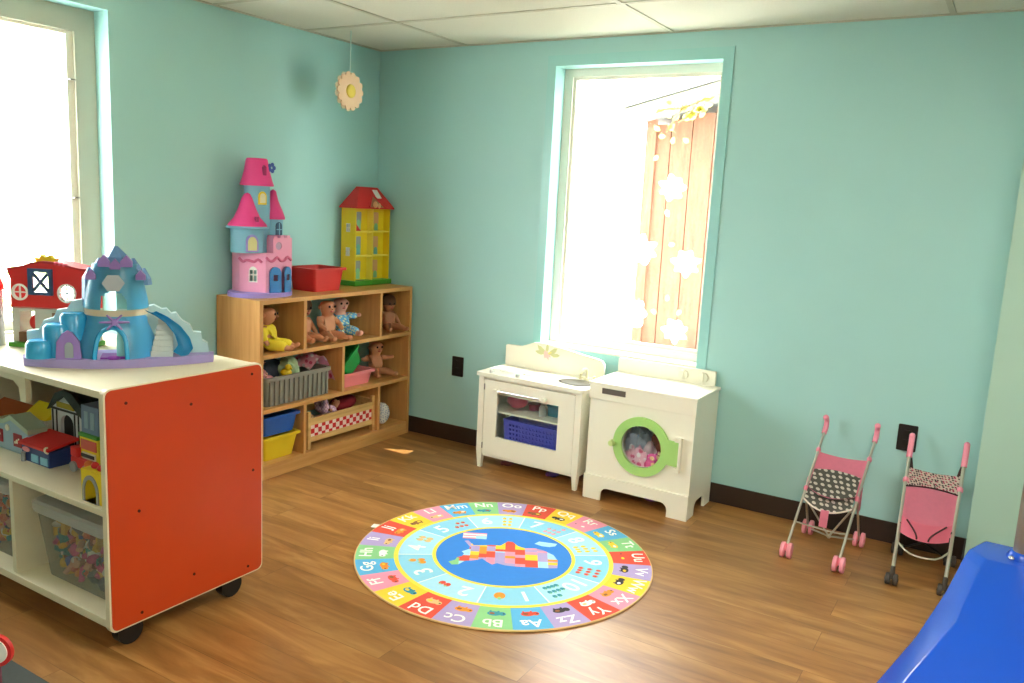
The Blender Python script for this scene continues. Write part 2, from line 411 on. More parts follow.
def shrub(name, c, rad, n, m, label):
    w = MB(); rnd = random.Random(label)
    for i in range(n):
        d = Vector((rnd.gauss(0, 1), rnd.gauss(0, 1), rnd.gauss(0, 1))).normalized()*rnd.uniform(.55, 1)
        p = Vector((c[0]+d.x*rad[0], c[1]+d.y*rad[1], c[2]+rad[2]+d.z*rad[2])); L = .05
        q = Euler((rnd.uniform(-1, 1), rnd.uniform(-1, 1), rnd.uniform(0, 6.3))).to_matrix()
        w.face([p+q@Vector(v) for v in ((-L, 0, 0), (0, -.4*L, .01), (L, 0, .02), (0, .4*L, .01))])
    w.tube([(c[0], c[1], c[2]), (c[0]+.02, c[1], c[2]+rad[2]*.6), (c[0], c[1]+.02, c[2]+rad[2]*1.4)], .015)
    return tag(reorigin(w.build(name, m)), label, 'shrub')
shrub('garden_shrub', (.98, 1.78, -.15), (.2, .14, .3), 420, LEAF, 'leafy bush growing at the left foot of the shed')
shrub('garden_shrub', (1.45, 1.74, -.15), (.2, .14, .25), 300, LEAF, 'low dark green bush at the right foot of the shed')
shrub('garden_shrub', (-3.3, -.4, -.15), (.3, .35, .6), 420, LEAF2, 'pale green bush outside the left window nearest its frame')
shrub('garden_shrub', (-3.5, -1.4, -.15), (.3, .4, .5), 420, LEAF2, 'pale green bush outside the left window behind the red toy barn')
fe = empty('garden_fence', (-4.2, 0, -.15), 0, 'white railing fence standing outside the left window', 'fence')
w = MB()
for i in range(40): w.box(-4.21, -4.19, -3+i*.12, -3+i*.12+.05, -.05, 1.25)
w.build('picket_panel', WHITEP, fe, world=True)
MB().box(-4.24, -4.21, -3.1, 1.9, 1.16, 1.22).build('rail', WHITEP, fe, world=True)
MB().box(-4.24, -4.21, -3.1, 1.9, .1, .16).build('rail', WHITEP, fe, world=True)
for yy in (-3.1, -1.4, .3, 1.9): MB().box(-4.25, -4.15, yy-.05, yy+.05, -.15, 1.35).build('post', WHITEP, fe, world=True)

# ------------------------------------------------------------------ window clings on the back window
CLING = translucent_mat('white_cling', (250, 248, 240))
CLINGW = translucent_mat('white_cling_centre', (240, 232, 190))
CLINGY = translucent_mat('cream_leaf_cling', (222, 220, 160), .2)
CLINGS = mat('branch_cling', (214, 190, 150), .6)
def yplate(mb, poly, mi=0, y=.1195): mb.plate(poly, [], XZ(y), .0012, mi=mi)
def leafpoly(cx, cz, L, wd, a):
    ca, sa = math.cos(a), math.sin(a); P = [(-.5, 0), (-.2, -.5), (.2, -.42), (.5, 0), (.2, .42), (-.2, .5)]
    return [(cx+ca*p[0]*L-sa*p[1]*wd, cz+sa*p[0]*L+ca*p[1]*wd) for p in P]
fl = [((1.878, 1.571), .072, 'white flower window cling highest on the shed side of the glass'),
      ((1.985, 1.19), .075, 'white flower window cling nearest the right frame, halfway up the back window'),
      ((1.735, 1.24), .085, 'large white flower window cling left of the shed edge, halfway up the back window'),
      ((1.694, .90), .1, 'largest white lily window cling low on the back window above the play kitchen'),
      ((1.955, .83), .07, 'white flower window cling lowest, just above the toy dryer')]
for k, ((cx, cz), R, lab) in enumerate(fl):
    w = MB()
    n_ = 84; yplate(w, [(cx+R*(.94+.14*math.cos(7*t)+.08*math.sin(5*t+k))*math.cos(t+.3*k), cz+R*(.82+.13*math.cos(7*t)+.08*math.cos(4*t+k))*math.sin(t+.3*k)) for t in [2*PI*q/n_ for q in range(n_)]])
    o = w.build('window_cling', [CLING])
    tag(o, lab, 'window cling', 'flower clings on the back window')
w = MB()
w.tube([(2.06, .119, 2.02), (1.98, .119, 2.0), (1.9, .119, 1.97), (1.80, .119, 1.965), (1.76, .119, 1.95)], .004, 6, 1)
w.tube([(1.98, .119, 2.0), (1.93, .119, 1.93), (1.88, .119, 1.90)], .003, 6, 1); w.tube([(1.9, .119, 1.97), (1.85, .119, 1.9), (1.82, .119, 1.85)], .003, 6, 1)
rl = random.Random(3)
for i in range(34):
    t = rl.random(); cx = 1.76+.28*t; cz = 1.95+.05*t+rl.uniform(-.10, .04)*(1.15-.6*t)
    yplate(w, leafpoly(cx, cz, .045, .026, rl.uniform(0, 6.3)), 0, .1185-.0004*(i % 6))
tag(w.build('window_cling', [CLINGY, CLINGS]), 'leafy branch window cling at the top right of the back window', 'window cling')
for i, (cx, cz) in enumerate([(1.80, 1.83), (1.86, 1.81), (1.93, 1.81), (1.775, 1.72), (1.862, 1.44), (1.90, 1.28), (1.90, 1.0), (1.83, .92), (1.97, .93)]):
    w = MB(); yplate(w, leafpoly(cx, cz, .04, .026, i*1.3))
    tag(w.build('window_cling', [CLINGY if i != 4 else CLING]), 'small loose petal window cling scattered below the leafy branch', 'window cling', 'falling petal clings')

# ------------------------------------------------------------------ lights
def troffer(x, y, label, k=1.):
    t = empty('ceiling_light', (x, y, H-.03), 0, label, 'ceiling light')
    MB().plate(rect(x-.61, x+.61, y-.305, y+.305), [rect(x-.58, x+.58, y-.275, y+.275)], lambda a, b, c: (a, b, H-.03+c), .025).build('frame', WHITEP, t, world=True)
    MB().box(x-.58, x+.58, y-.275, y+.275, H-.02, H-.012).build('diffuser', mat('lit_diffuser_%d' % (k*10), (255, 246, 226), .5, emit=LAMP*k), t, world=True)
LAMP = 8.0
troffer(3.7, -2.5, 'lit ceiling panel between the blue play base and the camera', 1.9)
troffer(3.7, -4.9, 'lit ceiling panel just behind the camera to its right', 1.2)
troffer(2.45, -5.7, 'lit ceiling panel farthest behind the camera', .5)
wd = bpy.data.worlds.new('sky'); scene.world = wd; wd.use_nodes = True
bg = wd.node_tree.nodes['Background']; bg.inputs[0].default_value = (1., .985, .955, 1); bg.inputs[1].default_value = 10.0
sun = bpy.data.lights.new('sun', 'SUN'); so = bpy.data.objects.new('sun', sun); COL.objects.link(so); so.location = (8, 4, 9)
el = math.radians(49.1); hd = Vector((2.04, 1)).normalized()
sd = Vector((-hd.x*math.cos(el), -hd.y*math.cos(el), -math.sin(el)))
so.rotation_euler = sd.to_track_quat('-Z', 'Y').to_euler(); sun.energy = 7; sun.angle = .009; sun.color = (1, .95, .85)

# ================================================================== maple cubby shelf (against the left wall)
SH = empty('cubby_shelf', (.17, -.64, 0), 0, 'light maple three-row cubby shelf unit against the left wall', 'shelf')
X0, X1, Y0, Y1, T = .012, .33, -1.233, -.04, .022
def shp(name, a, m=MAPLE): return MB().box(*a, bevel=.002).build(name, m, SH, world=True)
shp('side_panel', (X0, X1, Y0, Y0+T, 0, .92), MAPLEZ); shp('side_panel', (X0, X1, Y1-T, Y1, 0, .92), MAPLEZ)
yi0, yi1 = Y0+T, Y1-T
shp('top_board', (X0, X1, yi0, yi1, .898, .92)); shp('shelf_board', (X0, X1, yi0, yi1, .622, .644)); shp('shelf_board', (X0, X1, yi0, yi1, .343, .365))
shp('base_board', (X0, X1, yi0, yi1, .052, .075)); shp('kick_board', (X1-.02, X1, yi0, yi1, .0, .052))
for y, a, b in ((-.928, .644, .898), (-.325, .644, .898), (-.637, .365, .622), (-.925, .075, .343), (-.327, .075, .343)):
    shp('divider', (X0, X1, y-.01, y+.01, a, b), MAPLEZ)
R1, R2, R3 = .645, .366, .076                      # shelf surfaces

# ------------------------------------------------------------------ bins
def bin_(name, label, mt, cx, cy, z, lx, ly, h, taper=.86, rim=.012, rot=None, group=None, cat='bin', rz=0.):
    """open tapered tub with a rolled rim"""
    o = empty(name, (cx, cy, z), rz, label, cat, group)
    if rot: o.rotation_euler = rot
    t = .004
    def ring(s, zz, off=0.): return [(px, py, zz) for px, py in rrect(-lx/2*s+off, lx/2*s-off, -ly/2*s+off, ly/2*s-off, min(lx, ly)*.09)]
    w = MB(); w.loft([ring(taper, 0), ring(1, h), ring(1, h, t), ring(taper, t, t)], cap=False)
    w.face(ring(taper, 0)); w.face(ring(taper, t, t))
    w.build('tub', mt, o, smooth=40)
    w = MB(); w.loft([ring(1, h-.012, -rim*.2), ring(1, h-.012, -rim), ring(1, h+.002, -rim), ring(1, h+.002, t)], cap=False)
    w.build('rim', mt, o, smooth=40)
    return o
bin_('toy_bin', 'red plastic bin on top of the shelf between castle and yellow house', REDP, .135, -.655, .921, .2, .235, .125)
bin_('toy_bin', 'blue plastic bin resting on the yellow bin in bottom left cubby', NAVY, .2, -1.062, R3+.133, .2, .235, .1)
bin_('toy_bin', 'yellow plastic bin under the blue bin in bottom left cubby', plainmat('yellow_bin_plastic', (232, 202, 40)), .2, -1.062, R3, .2, .24, .125, .82)
bin_('toy_bin', 'pink plastic bin under the tilted green bin', PINKBIN, .18, -.465, R2, .22, .26, .08)
bin_('toy_bin', 'bright green plastic bin tipped on its side over the pink bin', DGREEN, .2, -.475, R2+.1, .18, .165, .11, .84, rot=(math.radians(42), 0, 0))
# small contents of the blue bin
w = MB(); w.ell((0, 0, .02), (.05, .035, .02)); tag(w.build('toy_cup', GREYP, None, 50), 'grey toy lying in the blue bin', 'toy').location = (.2, -1.06, R3+.16)
w = MB(); w.box(-.035, .035, -.02, .02, 0, .03, bevel=.006); tag(w.build('toy_block', mat('teal_toy', (60, 130, 150)), None, 50), 'teal block lying in the blue bin', 'toy').location = (.2, -1.11, R3+.165)
# grey ribbed crate
gb = empty('storage_crate', (.19, -.945, R2), 0, 'grey ribbed crate of dolls and clothes in the middle row', 'crate')
w = MB(); lx, ly, h = .23, .45, .15
def gr(s, zz, off=0.): return [(px, py, zz) for px, py in rrect(-lx/2*s+off, lx/2*s-off, -ly/2*s+off, ly/2*s-off, .02)]
w.loft([gr(.95, 0), gr(1, h), gr(1, h, .004), gr(.95, .004, .004)], cap=False); w.face(gr(.95, 0)); w.face(gr(.95, .004, .004)); w.build('tub', GREYBIN, gb, smooth=40)
w = MB(); w.loft([gr(1, h-.018, -.003), gr(1, h-.018, -.01), gr(1, h+.002, -.01), gr(1, h+.002, .003)], cap=False); w.build('rim', GREYBIN, gb, smooth=40)
w = MB()
for i in range(13):
    y = -.2+i*.0335; w.box(lx/2*.95-.002, lx/2+.007, y-.006, y+.006, .004, h-.018, bevel=.002)
for i in range(6):
    x = -.08+i*.032; w.box(x-.006, x+.006, -ly/2-.006, -ly/2*.95+.002, .004, h-.018)
w.build('ribs', GREYBIN, gb)

# ------------------------------------------------------------------ baby dolls
SKINM = mat('doll_vinyl', (206, 142, 104), .5, var=.05, scale=30); SKIND = mat('dark_doll_vinyl', (130, 82, 56), .5, var=.05, scale=30); SKINP = mat('pink_doll_vinyl', (226, 166, 146), .5, var=.05)
HAIRB = mat('brown_doll_hair', (92, 58, 36), .7, var=.15, scale=60); HAIRK = mat('black_doll_hair', (40, 28, 24), .7, var=.15, scale=60)
EYE = mat('doll_eye', (40, 34, 36), .2); LIP = mat('doll_lip', (190, 84, 84), .5)
def doll(label, loc, rz, sc=1., skinm=SKINM, hair=None, outfit=None, lying=False, arms='front', group='baby dolls on the shelf', legs=1., tilt=0.):
    N = [(0, 0, .036, .036), (0, 0, .07, .041), (-.004, 0, .103, .035), (-.002, 0, .130, .02), (.002, 0, .152, .040), (.002, 0, .183, .046), (0, 0, .21, .034)]
    E_ = [(i, i+1) for i in range(6)]
    hands = {'front': ((.02, .062, .088, .0155), (.055, .05, .07, .012), (.07, .046, .064, .0125)), 'down': ((-.005, .062, .08, .0155), (.02, .068, .05, .012), (.03, .066, .036, .0125)), 'out': ((.0, .07, .105, .0155), (.02, .1, .11, .012), (.03, .112, .116, .0125))}[arms]
    for sgn in (1, -1):
        b = len(N); N.append((-.003, sgn*.038, .112, .018)); N += [(x, sgn*y, z, q) for x, y, z, q in hands]
        E_ += [(2, b), (b, b+1), (b+1, b+2), (b+2, b+3)]
        b = len(N); k = .03*legs
        N += [(.02, sgn*.026, .032, .025), (.075, sgn*(.03+k*.6), .034, .021), (.122, sgn*(.03+k), .022, .0145), (.136, sgn*(.032+k), .03, .015), (.14, sgn*(.032+k), .042, .011)]
        E_ += [(0, b), (b, b+1), (b+1, b+2), (b+2, b+3), (b+3, b+4)]
    o = skin('baby_doll', N, E_, skinm, sub=2)
    o.location = loc; o.rotation_euler = (0, -PI/2+.15 if lying else tilt, rz); o.scale = (sc, sc, sc)
    tag(o, label, 'doll', group)
    for sgn in (1, -1): MB().ell((.044, sgn*.017, .182), (.004, .007, .007), n=10).build('eye', EYE, o, 60)
    MB().ell((.041, 0, .156), (.005, .010, .004), n=10).build('mouth', LIP, o, 60)
    MB().ell((.049, 0, .169), (.006, .006, .005), n=10).build('nose', skinm, o, 60)
    for sgn in (1, -1): MB().ell((-.002, sgn*.046, .176), (.009, .006, .012), n=10).build('ear', skinm, o, 60)
    if hair:
        w = MB(); w.lathe([(.0495, -.014), (.051, .004), (.047, .026), (.036, .043), (.018, .052), (.0001, .054)], (-.006, 0, .186), 20, sx=.98); w.build('hair', hair, o, 60)
    if outfit:
        NN = [(0, 0, .032, .044), (0, 0, .07, .049), (-.004, 0, .106, .041), (-.003, 0, .126, .026)]; EE = [(0, 1), (1, 2), (2, 3)]
        for sgn in (1, -1):
            b = len(NN); NN += [(-.003, sgn*.042, .112, .024), (hands[0][0], sgn*hands[0][1], hands[0][2], .022), (hands[1][0], sgn*hands[1][1], hands[1][2], .018)]; EE += [(2, b), (b, b+1), (b+1, b+2)]
            b = len(NN); NN += [(.025, sgn*.028, .033, .031), (.08, sgn*(.03+.018*legs), .035, .028), (.112, sgn*(.03+.026*legs), .025, .022)]; EE += [(0, b), (b, b+1), (b+1, b+2)]
        skin('outfit', NN, EE, outfit, o)
    return o
YELC = mat('yellow_cloth', (240, 216, 60), .9, var=.08, scale=40, bump=.3); BLUC = dots_mat('blue_print_cloth', (98, 168, 214), (226, 226, 170), 60, .3)
PNKC = dots_mat('pink_floral_cloth', (240, 178, 200), (252, 240, 244), 26, .3, dot2=(214, 90, 130)); PKC = mat('soft_pink_cloth', (236, 160, 176), .9, var=.1, bump=.3)
LILC = mat('lilac_cloth', (196, 170, 206), .9, var=.1, bump=.3); GRNC = mat('pale_green_cloth', (176, 202, 160), .9, var=.1, bump=.3); WHTC = dots_mat('white_patterned_cloth', (232, 230, 226), (150, 160, 190), 70, .25)
MARC = mat('maroon_cloth', (136, 26, 36), .9, var=.1, bump=.2); PLAID = check_mat('plaid_cloth', (200, 150, 190), (236, 206, 214), 70)
doll('doll in a bright yellow sleep suit slumped in the top left cubby', (.235, -1.1, R1), .5, 1.06, SKINM, None, YELC, arms='down', legs=.4)
doll('dark-haired doll sitting at the back of the top left cubby', (.09, -1.07, R1), .3, .92, SKIND, HAIRK, mat('plum_cloth', (110, 62, 82), .9), arms='down')
doll('bare baby doll half hidden at the left of the top middle cubby', (.17, -.79, R1), -.1, 1.05, SKINM, HAIRB, arms='down', legs=.4)
doll('bare baby doll sitting at the front of the top middle cubby', (.22, -.655, R1), -.2, 1.07, SKINM, None, arms='front', legs=.5)
doll('baby doll in a blue print outfit leaning in the top middle cubby', (.15, -.475, R1), -.35, 1.05, SKINP, None, BLUC, arms='out', legs=.8)
doll('small brown baby doll alone in the top right cubby', (.225, -.135, R1), -.35, .93, mat('tan_doll_vinyl', (176, 112, 78), .5), HAIRB, arms='down')
doll('bare bald baby doll beside the pink bin in the middle row', (.175, -.185, R2), -.3, 1.0, SKINM, None, arms='out')
# things in the grey crate
def cloth(label, loc, sz, mt, seed, cat='cloth', name='doll_clothes', rz=0., group=None):
    rnd = random.Random(seed); w = MB(); n = 14; G = []
    ph = [rnd.uniform(0, 6.3) for _ in range(6)]
    w.ell((0, 0, 0), (1, 1, 1), n=28)
    for v in w.bm.verts:
        d = v.co.normalized(); k = 1+.16*math.sin(5*d.x+ph[0])*math.cos(4*d.y+ph[1])+.12*math.sin(9*d.y+6*d.z+ph[2])+.08*math.sin(13*d.x+ph[3])
        v.co = Vector((d.x*sz[0]*k, d.y*sz[1]*k, max(-sz[2]*.75, d.z*sz[2]*k)+sz[2]*.75))
    o = w.build(name, mt, None, 60); o.location = loc; o.rotation_euler = (0, 0, rz); return tag(o, label, cat, group)
doll('doll in a soft pink sleep suit lying at the left of the grey crate', (.185, -1.115, R2+.10), .8, .66, SKINP, None, PKC, arms='front', group=None)
w = MB(); w.ell((0, 0, .022), (.03, .03, .022)).ell((.015, 0, .05), .018).cyl((.03, 0, .048), (.045, 0, .046), .006, .002); tag(w.build('toy_duck', YELP, None, 60), 'small yellow toy on top of the grey crate', 'toy').location = (.25, -.985, R2+.128)
cloth('pale green doll dress bunched in the middle of the grey crate', (.2, -.92, R2+.09), (.05, .045, .08), GRNC, 4)
cloth('dark blue doll clothes at the back of the grey crate', (.12, -.98, R2+.09), (.04, .06, .07), mat('slate_cloth', (84, 92, 110), .9), 5)
# floral blanket draped over the crate end
w = MB(); G = []
for i in range(15):
    t = i/14; row = []
    for j in range(9):
        s = j/8-.5
        y = -.865+.2*t; z = R2+.158+.07*math.sin(min(1, t*1.25)*PI)*(1-.3*abs(s)) - (.045*(t-.75)/.25 if t > .75 else 0)+.006*math.sin(9*s+5*t)
        if t > .82: z -= .05*(t-.82)/.18
        row.append((.225+s*.15+.012*math.sin(6*t), y, z))
    G.append(row)
w.sheet(G, 0, .004); tag(reorigin(w.build('doll_blanket', PNKC, None, 60)), 'pink floral doll blanket spilling over the right end of the grey crate', 'blanket')

# ------------------------------------------------------------------ doll crib in the bottom row
cr = empty('doll_crib', (.2, -.6, R3), 0, 'wooden doll bed with a red checked side panel in the bottom row', 'doll bed')
CX0, CX1, CY0, CY1 = .06, .295, -.868, -.345
for x, nm in ((CX0, 'post'), (CX1, 'post')):
    for y in (CY0, CY1): MB().box(x-.012, x+.012, y-.011, y+.011, R3, R3+.21, bevel=.003).build('leg', PINEW, cr, world=True)
for x in (CX0, CX1):
    MB().box(x-.008, x+.008, CY0+.011, CY1-.011, R3+.132, R3+.172, bevel=.002).build('top_rail', PINEW, cr, world=True)
    MB().box(x-.008, x+.008, CY0+.011, CY1-.011, R3+.038, R3+.068, bevel=.002).build('bottom_rail', PINEW, cr, world=True)
for y in (CY0, CY1): MB().box(CX0+.012, CX1-.012, y-.006, y+.006, R3+.05, R3+.19, bevel=.002).build('end_board', PINEW, cr, world=True)
w = MB(); w.box(CX1-.004, CX1+.003, CY0+.011, CY1-.011, R3+.068, R3+.132)
tag(w.build('fabric_side', check_mat('red_check_cloth', (206, 40, 44), (240, 214, 206), 36), cr, world=True), 'red and white checked cloth side')
w = MB(); w.box(CX0+.01, CX1-.012, CY0+.012, CY1-.012, R3+.05, R3+.10, bevel=.01); w.build('mattress', mat('cream_cloth', (216, 196, 170), .9), cr, world=True)
d = doll('doll lying under a plaid cover in the wooden doll bed', (.17, -.66, R3+.14), PI/2+PI, .8, SKINM, None, PLAID, lying=True, arms='down', group=None, legs=.3)
w = MB(); w.ell((0, 0, .035), (.075, .085, .035), n=20); o = tag(w.build('doll_pillow', MARC, None, 60), 'maroon doll pillow at the right end of the wooden doll bed', 'pillow'); o.location = (.17, -.455, R3+.135); o.rotation_euler = (.25, 0, 0)
cloth('folded tan doll blanket at the left end of the wooden doll bed', (.19, -.805, R3+.115), (.06, .04, .04), mat('tan_cloth', (190, 146, 110), .9), 8, 'blanket', 'doll_blanket')
w = MB(); w.ell((0, 0, .066), (.045, .05, .066), n=20)
for v in w.bm.verts: v.co *= 1+.03*math.sin(8*v.co.y*30)
o = tag(w.build('doll_bonnet', WHTC, None, 60), 'white patterned round doll hat in the bottom right cubby', 'hat'); o.location = (.25, -.205, R3+.001)

# ================================================================== pink and blue toy castle on the shelf
ca = empty('toy_castle', (.14, -1.07, .921), 0, 'tall pink and blue toy castle with hot pink roofs on the shelf', 'toy castle')
zc = .921
w = MB(); w.plate([((.145+.14*math.cos(a*PI/16)), -1.065+.175*math.sin(a*PI/16)) for a in range(32)], [], lambda a, b, c: (a, b, zc+c), .022); w.build('base', LAV, ca, world=True)
FP = [(.115, -1.175), (.24, -1.115), (.25, -.95), (.16, -.93), (.05, -.95), (.05, -1.165)]
def wallseg(mb, a, b, z0, z1, holes=(), t=.012, mi=0):
    a = Vector(a); b = Vector(b); L = (b-a).length; d = (b-a)/L; n = Vector((d.y, -d.x))
    mb.plate(rect(0, L, z0, z1), holes, lambda uu, vv, ww: (a.x+d.x*uu-n.x*ww, a.y+d.y*uu-n.y*ww, vv), t, mi); return L, d, n
w = MB(); z0, z1 = zc+.022, zc+.212
wallseg(w, FP[0], FP[1], z0, z1, [archpoly(.05, .095, z0+.05, z0+.13)]); wallseg(w, FP[1], FP[2], z0, z1+.0, [archpoly(.02, .078, z0, z0+.13), archpoly(.1, .155, z0, z0+.13)])
wallseg(w, FP[2], FP[3], z0, z1); wallseg(w, FP[3], FP[4], z0, z1); wallseg(w, FP[5], FP[0], z0, z1)
w.plate(FP, [], lambda a, b, c: (a, b, z1+c), .008); w.build('pink_wall', PALEPINK, ca, world=True)
def onwall(a, b, uu, vv, off): a = Vector(a); b = Vector(b); d = (b-a).normalized(); n = Vector((d.y, -d.x)); return (a.x+d.x*uu+n.x*off, a.y+d.y*uu+n.y*off, vv)
MB().plate(archpoly(.05, .095, z0+.05, z0+.13), [rect(.055, .07, z0+.055, z0+.085), rect(.075, .09, z0+.055, z0+.085), rect(.055, .07, z0+.09, z0+.112), rect(.075, .09, z0+.09, z0+.112)], lambda a, b, c: onwall(FP[0], FP[1], a, b, c-.006), .006).build('window_grille', WHITEP, ca, world=True)
for x0, x1, sw in ((.02, .078, .35), (.1, .155, -.35)):
    w = MB(); w.plate(archpoly(x0, x1, z0, z0+.13), [rect((x0+x1)/2-.012, (x0+x1)/2+.012, z0+.06, z0+.09)], lambda a, b, c: onwall(FP[1], FP[2], a, b, .004+c+abs(sw)*(a-x0 if sw > 0 else x1-a)*.8), .006); w.build('door', BLUEP, ca, world=True)
w = MB()                                                        # pink swag and battlement over the doors
w.tube([onwall(FP[0], FP[1], .0+.02*i, z1-.02-.018*abs(math.sin(i*1.3)), .004) for i in range(7)], .007, 8); w.tube([onwall(FP[1], FP[2], .0+.0225*i, z1-.012-.02*abs(math.sin(i*1.05)), .004) for i in range(8)], .007, 8)
w.build('swag', mat('rose_plastic', (222, 110, 150)), ca, world=True)
w = MB(); a_, b_ = (.245, -1.07), (.25, -.95)
wallseg(w, a_, b_, z1+.008, z1+.085, [circ(.035, z1+.045, .02, 16)], .05)
for i in range(3): wallseg(w, (.246, -1.065+.042*i), (.246, -1.043+.042*i), z1+.085, z1+.097, (), .05)
w.build('battlement', PALEPINK, ca, world=True)
MB().plate(circ(.035, z1+.045, .02, 16), [], lambda a, b, c: onwall(a_, b_, a, b, c-.01), .006).build('round_window', mat('lilac_panel', (186, 160, 190)), ca, world=True)
tz = z1+.008
cA = (.13, -1.135)                                              # left round turret
MB().lathe([(.082, tz), (.082, tz+.118)], (*cA, 0), 28).build('turret_wall', SKYB, ca, 40, world=True)
MB().lathe([(.1, tz+.118), (.104, tz+.124), (.1, tz+.13), (.08, tz+.132)], (*cA, 0), 28).build('turret_ledge', SKYB, ca, 40, world=True)
MB().lathe([(.096, tz+.132), (.092, tz+.142), (.066, tz+.172), (.045, tz+.22), (.028, tz+.27), (.016, tz+.29), (.0001, tz+.296)], (cA[0], cA[1], 0), 28).build('turret_roof', HOTPINK, ca, 50, world=True)
cd = Vector((.72, -.69))                                        # towards the room
def facing(mb, c, rr, ang, poly, z, t=.006, mi=0):
    d = Vector((math.cos(ang), math.sin(ang))); s = Vector((-d.y, d.x))
    mb.plate(poly, [], lambda a, b, q: (c[0]+d.x*(rr+q)+s.x*a, c[1]+d.y*(rr+q)+s.y*a, z+b), t, mi); return mb
facing(MB(), cA, .078, -.45, archpoly(-.03, .03, 0, .085), tz+.008, .012).build('window_frame', LAV, ca, world=True)
facing(MB(), cA, .085, -.45, archpoly(-.022, .022, .006, .074), tz+.008, .008).build('window_panel', mat('pale_yellow_panel', (214, 208, 150)), ca, world=True)
facing(MB(), cA, .07, -.1, [(-.008, 0), (.008, 0), (.008, .025), (-.008, .025)], tz+.155, .012).build('roof_slot', mat('deep_pink', (150, 30, 90)), ca, world=True)
cB = (.125, -1.07)                                              # tall tower
MB().lathe([(.066, tz), (.064, tz+.34)], (*cB, 0), 24).build('tower_wall', SKYB, ca, 40, world=True)
MB().lathe([(.082, tz+.332), (.084, tz+.338), (.076, tz+.36), (.062, tz+.41), (.053, tz+.462), (.048, tz+.468), (.0001, tz+.47)], (*cB, 0), 24).build('tower_roof', HOTPINK, ca, 50, world=True)
facing(MB(), cB, .058, -.3, archpoly(-.021, .021, 0, .066), tz+.24, .01).build('window_frame', YELP, ca, world=True)
facing(MB(), cB, .064, -.3, archpoly(-.014, .014, .008, .056), tz+.24, .008).build('window_panel', mat('cream_panel', (232, 224, 190)), ca, world=True)
facing(MB(), cB, .055, -.15, [(-.009, 0), (.009, 0), (.009, .04), (0, .05), (-.009, .04)], tz+.385, .016).build('roof_slot', MATS['deep_pink'], ca, world=True)
w = MB()
for i in range(5): w.ell((cB[0]+.05, cB[1]+.052+.016*math.cos(i*1.257), tz+.425+.016*math.sin(i*1.257)), (.006, .011, .011), n=10)
w.build('flower_ornament', mat('violet_blue_plastic', (70, 100, 180)), ca, 60, world=True)
cC = (.15, -.985)                                               # right turret
MB().lathe([(.05, tz), (.05, tz+.17)], (*cC, 0), 20).build('turret_wall', SKYB, ca, 40, world=True)
MB().lathe([(.06, tz+.168), (.06, tz+.178), (.046, tz+.215), (.026, tz+.262), (.014, tz+.31), (.0001, tz+.32)], (*cC, 0), 20).build('turret_roof', HOTPINK, ca, 50, world=True)
facing(MB(), cC, .046, -.15, archpoly(-.017, .017, 0, .07), tz+.085, .008).build('window_panel', mat('dark_teal_panel', (52, 86, 116)), ca, world=True)
w = facing(MB(), cC, .053, -.15, [(-.002, 0), (.002, 0), (.002, .065), (-.002, .065)], tz+.085, .005); facing(w, cC, .053, -.15, [(-.017, 0), (.017, 0), (.017, .004), (-.017, .004)], tz+.115, .005); w.build('window_bar', SKYB, ca, world=True)

# ================================================================== yellow doll house on the shelf
hs = empty('doll_house', (.085, -.185, .921), 0, 'yellow open-front toy house with red roof on the right end of the shelf', 'doll house')
hx0, hx1, hy0, hy1 = .025, .135, -.345, -.035
hz0, hz1 = .921+.03, 1.383
MB().box(hx0-.01, hx1+.015, hy0-.012, hy1+.012, .921, hz0, bevel=.004).build('base', GREENP, hs, world=True)
HB = hx1-.045
w = MB(); w.box(HB-.006, HB, hy0+.008, hy1-.008, hz0, hz1-.006)
w.plate(rect(hx0, hx1, hz0, hz1), [rect(.065, .095, hz0+.285, hz0+.335), rect(.065, .095, hz0+.145, hz0+.195)], lambda a, b, c: (a, hy0+c, b), .008)
w.box(hx0, hx1, hy1-.008, hy1, hz0, hz1).box(hx0, hx1, hy0+.008, hy1-.008, hz1-.006, hz1); w.build('house_wall', YELP, hs, world=True)
rowh = (hz1-hz0)/3
for k in (1, 2): MB().box(HB, hx1, hy0+.008, hy1-.008, hz0+k*rowh-.004, hz0+k*rowh+.004).build('floor_board', mat('pale_yellow_plastic', (246, 226, 90)), hs, world=True)
MB().box(HB, hx1, -.193, -.187, hz0, hz1-.006).build('divider', MATS['pale_yellow_plastic'], hs, world=True)
for k in (0, 1):
    z = hz0+.145+.14*k; w = MB(); w.plate(rect(.065, .095, z, z+.05), [rect(.068, .0785, z+.003, z+.023), rect(.0815, .092, z+.003, z+.023), rect(.068, .0785, z+.027, z+.047), rect(.0815, .092, z+.027, z+.047)], lambda a, b, c: (a, hy0-.002+c, b), .008); w.build('side_window', WHITEP, hs, world=True)
pal = [mat('mint_paint', (140, 200, 150)), mat('grey_paint', (150, 156, 160)), ORANGEP, REDP, mat('peach_paint', (226, 170, 120)), mat('sea_paint', (110, 180, 170))]
for kk in range(3):
    for jj in range(2):
        y = -.27 if jj == 0 else -.115; z = hz0+kk*rowh
        MB().plate(rrect(y-.022, y+.022, z+.045, z+.115, .008), [], YZ(HB), .002).build('wall_picture', pal[1 if jj == 0 else 4], hs, world=True)
        MB().plate(archpoly(y-.016, y+.016, z+.006, z+.07 if jj == 0 else z+.05), [], YZ(HB+.0022), .002).build('wall_picture', pal[(kk+jj*2) % 2*5], hs, world=True)
w = MB(); w.plate([(-.335, hz0+2*rowh+.005), (-.30, hz0+2*rowh+.005), (-.325, hz0+2*rowh+.09), (-.335, hz0+2*rowh+.1)], [], YZ(HB+.004), .02); w.build('toy_slide', ORANGEP, hs, world=True)
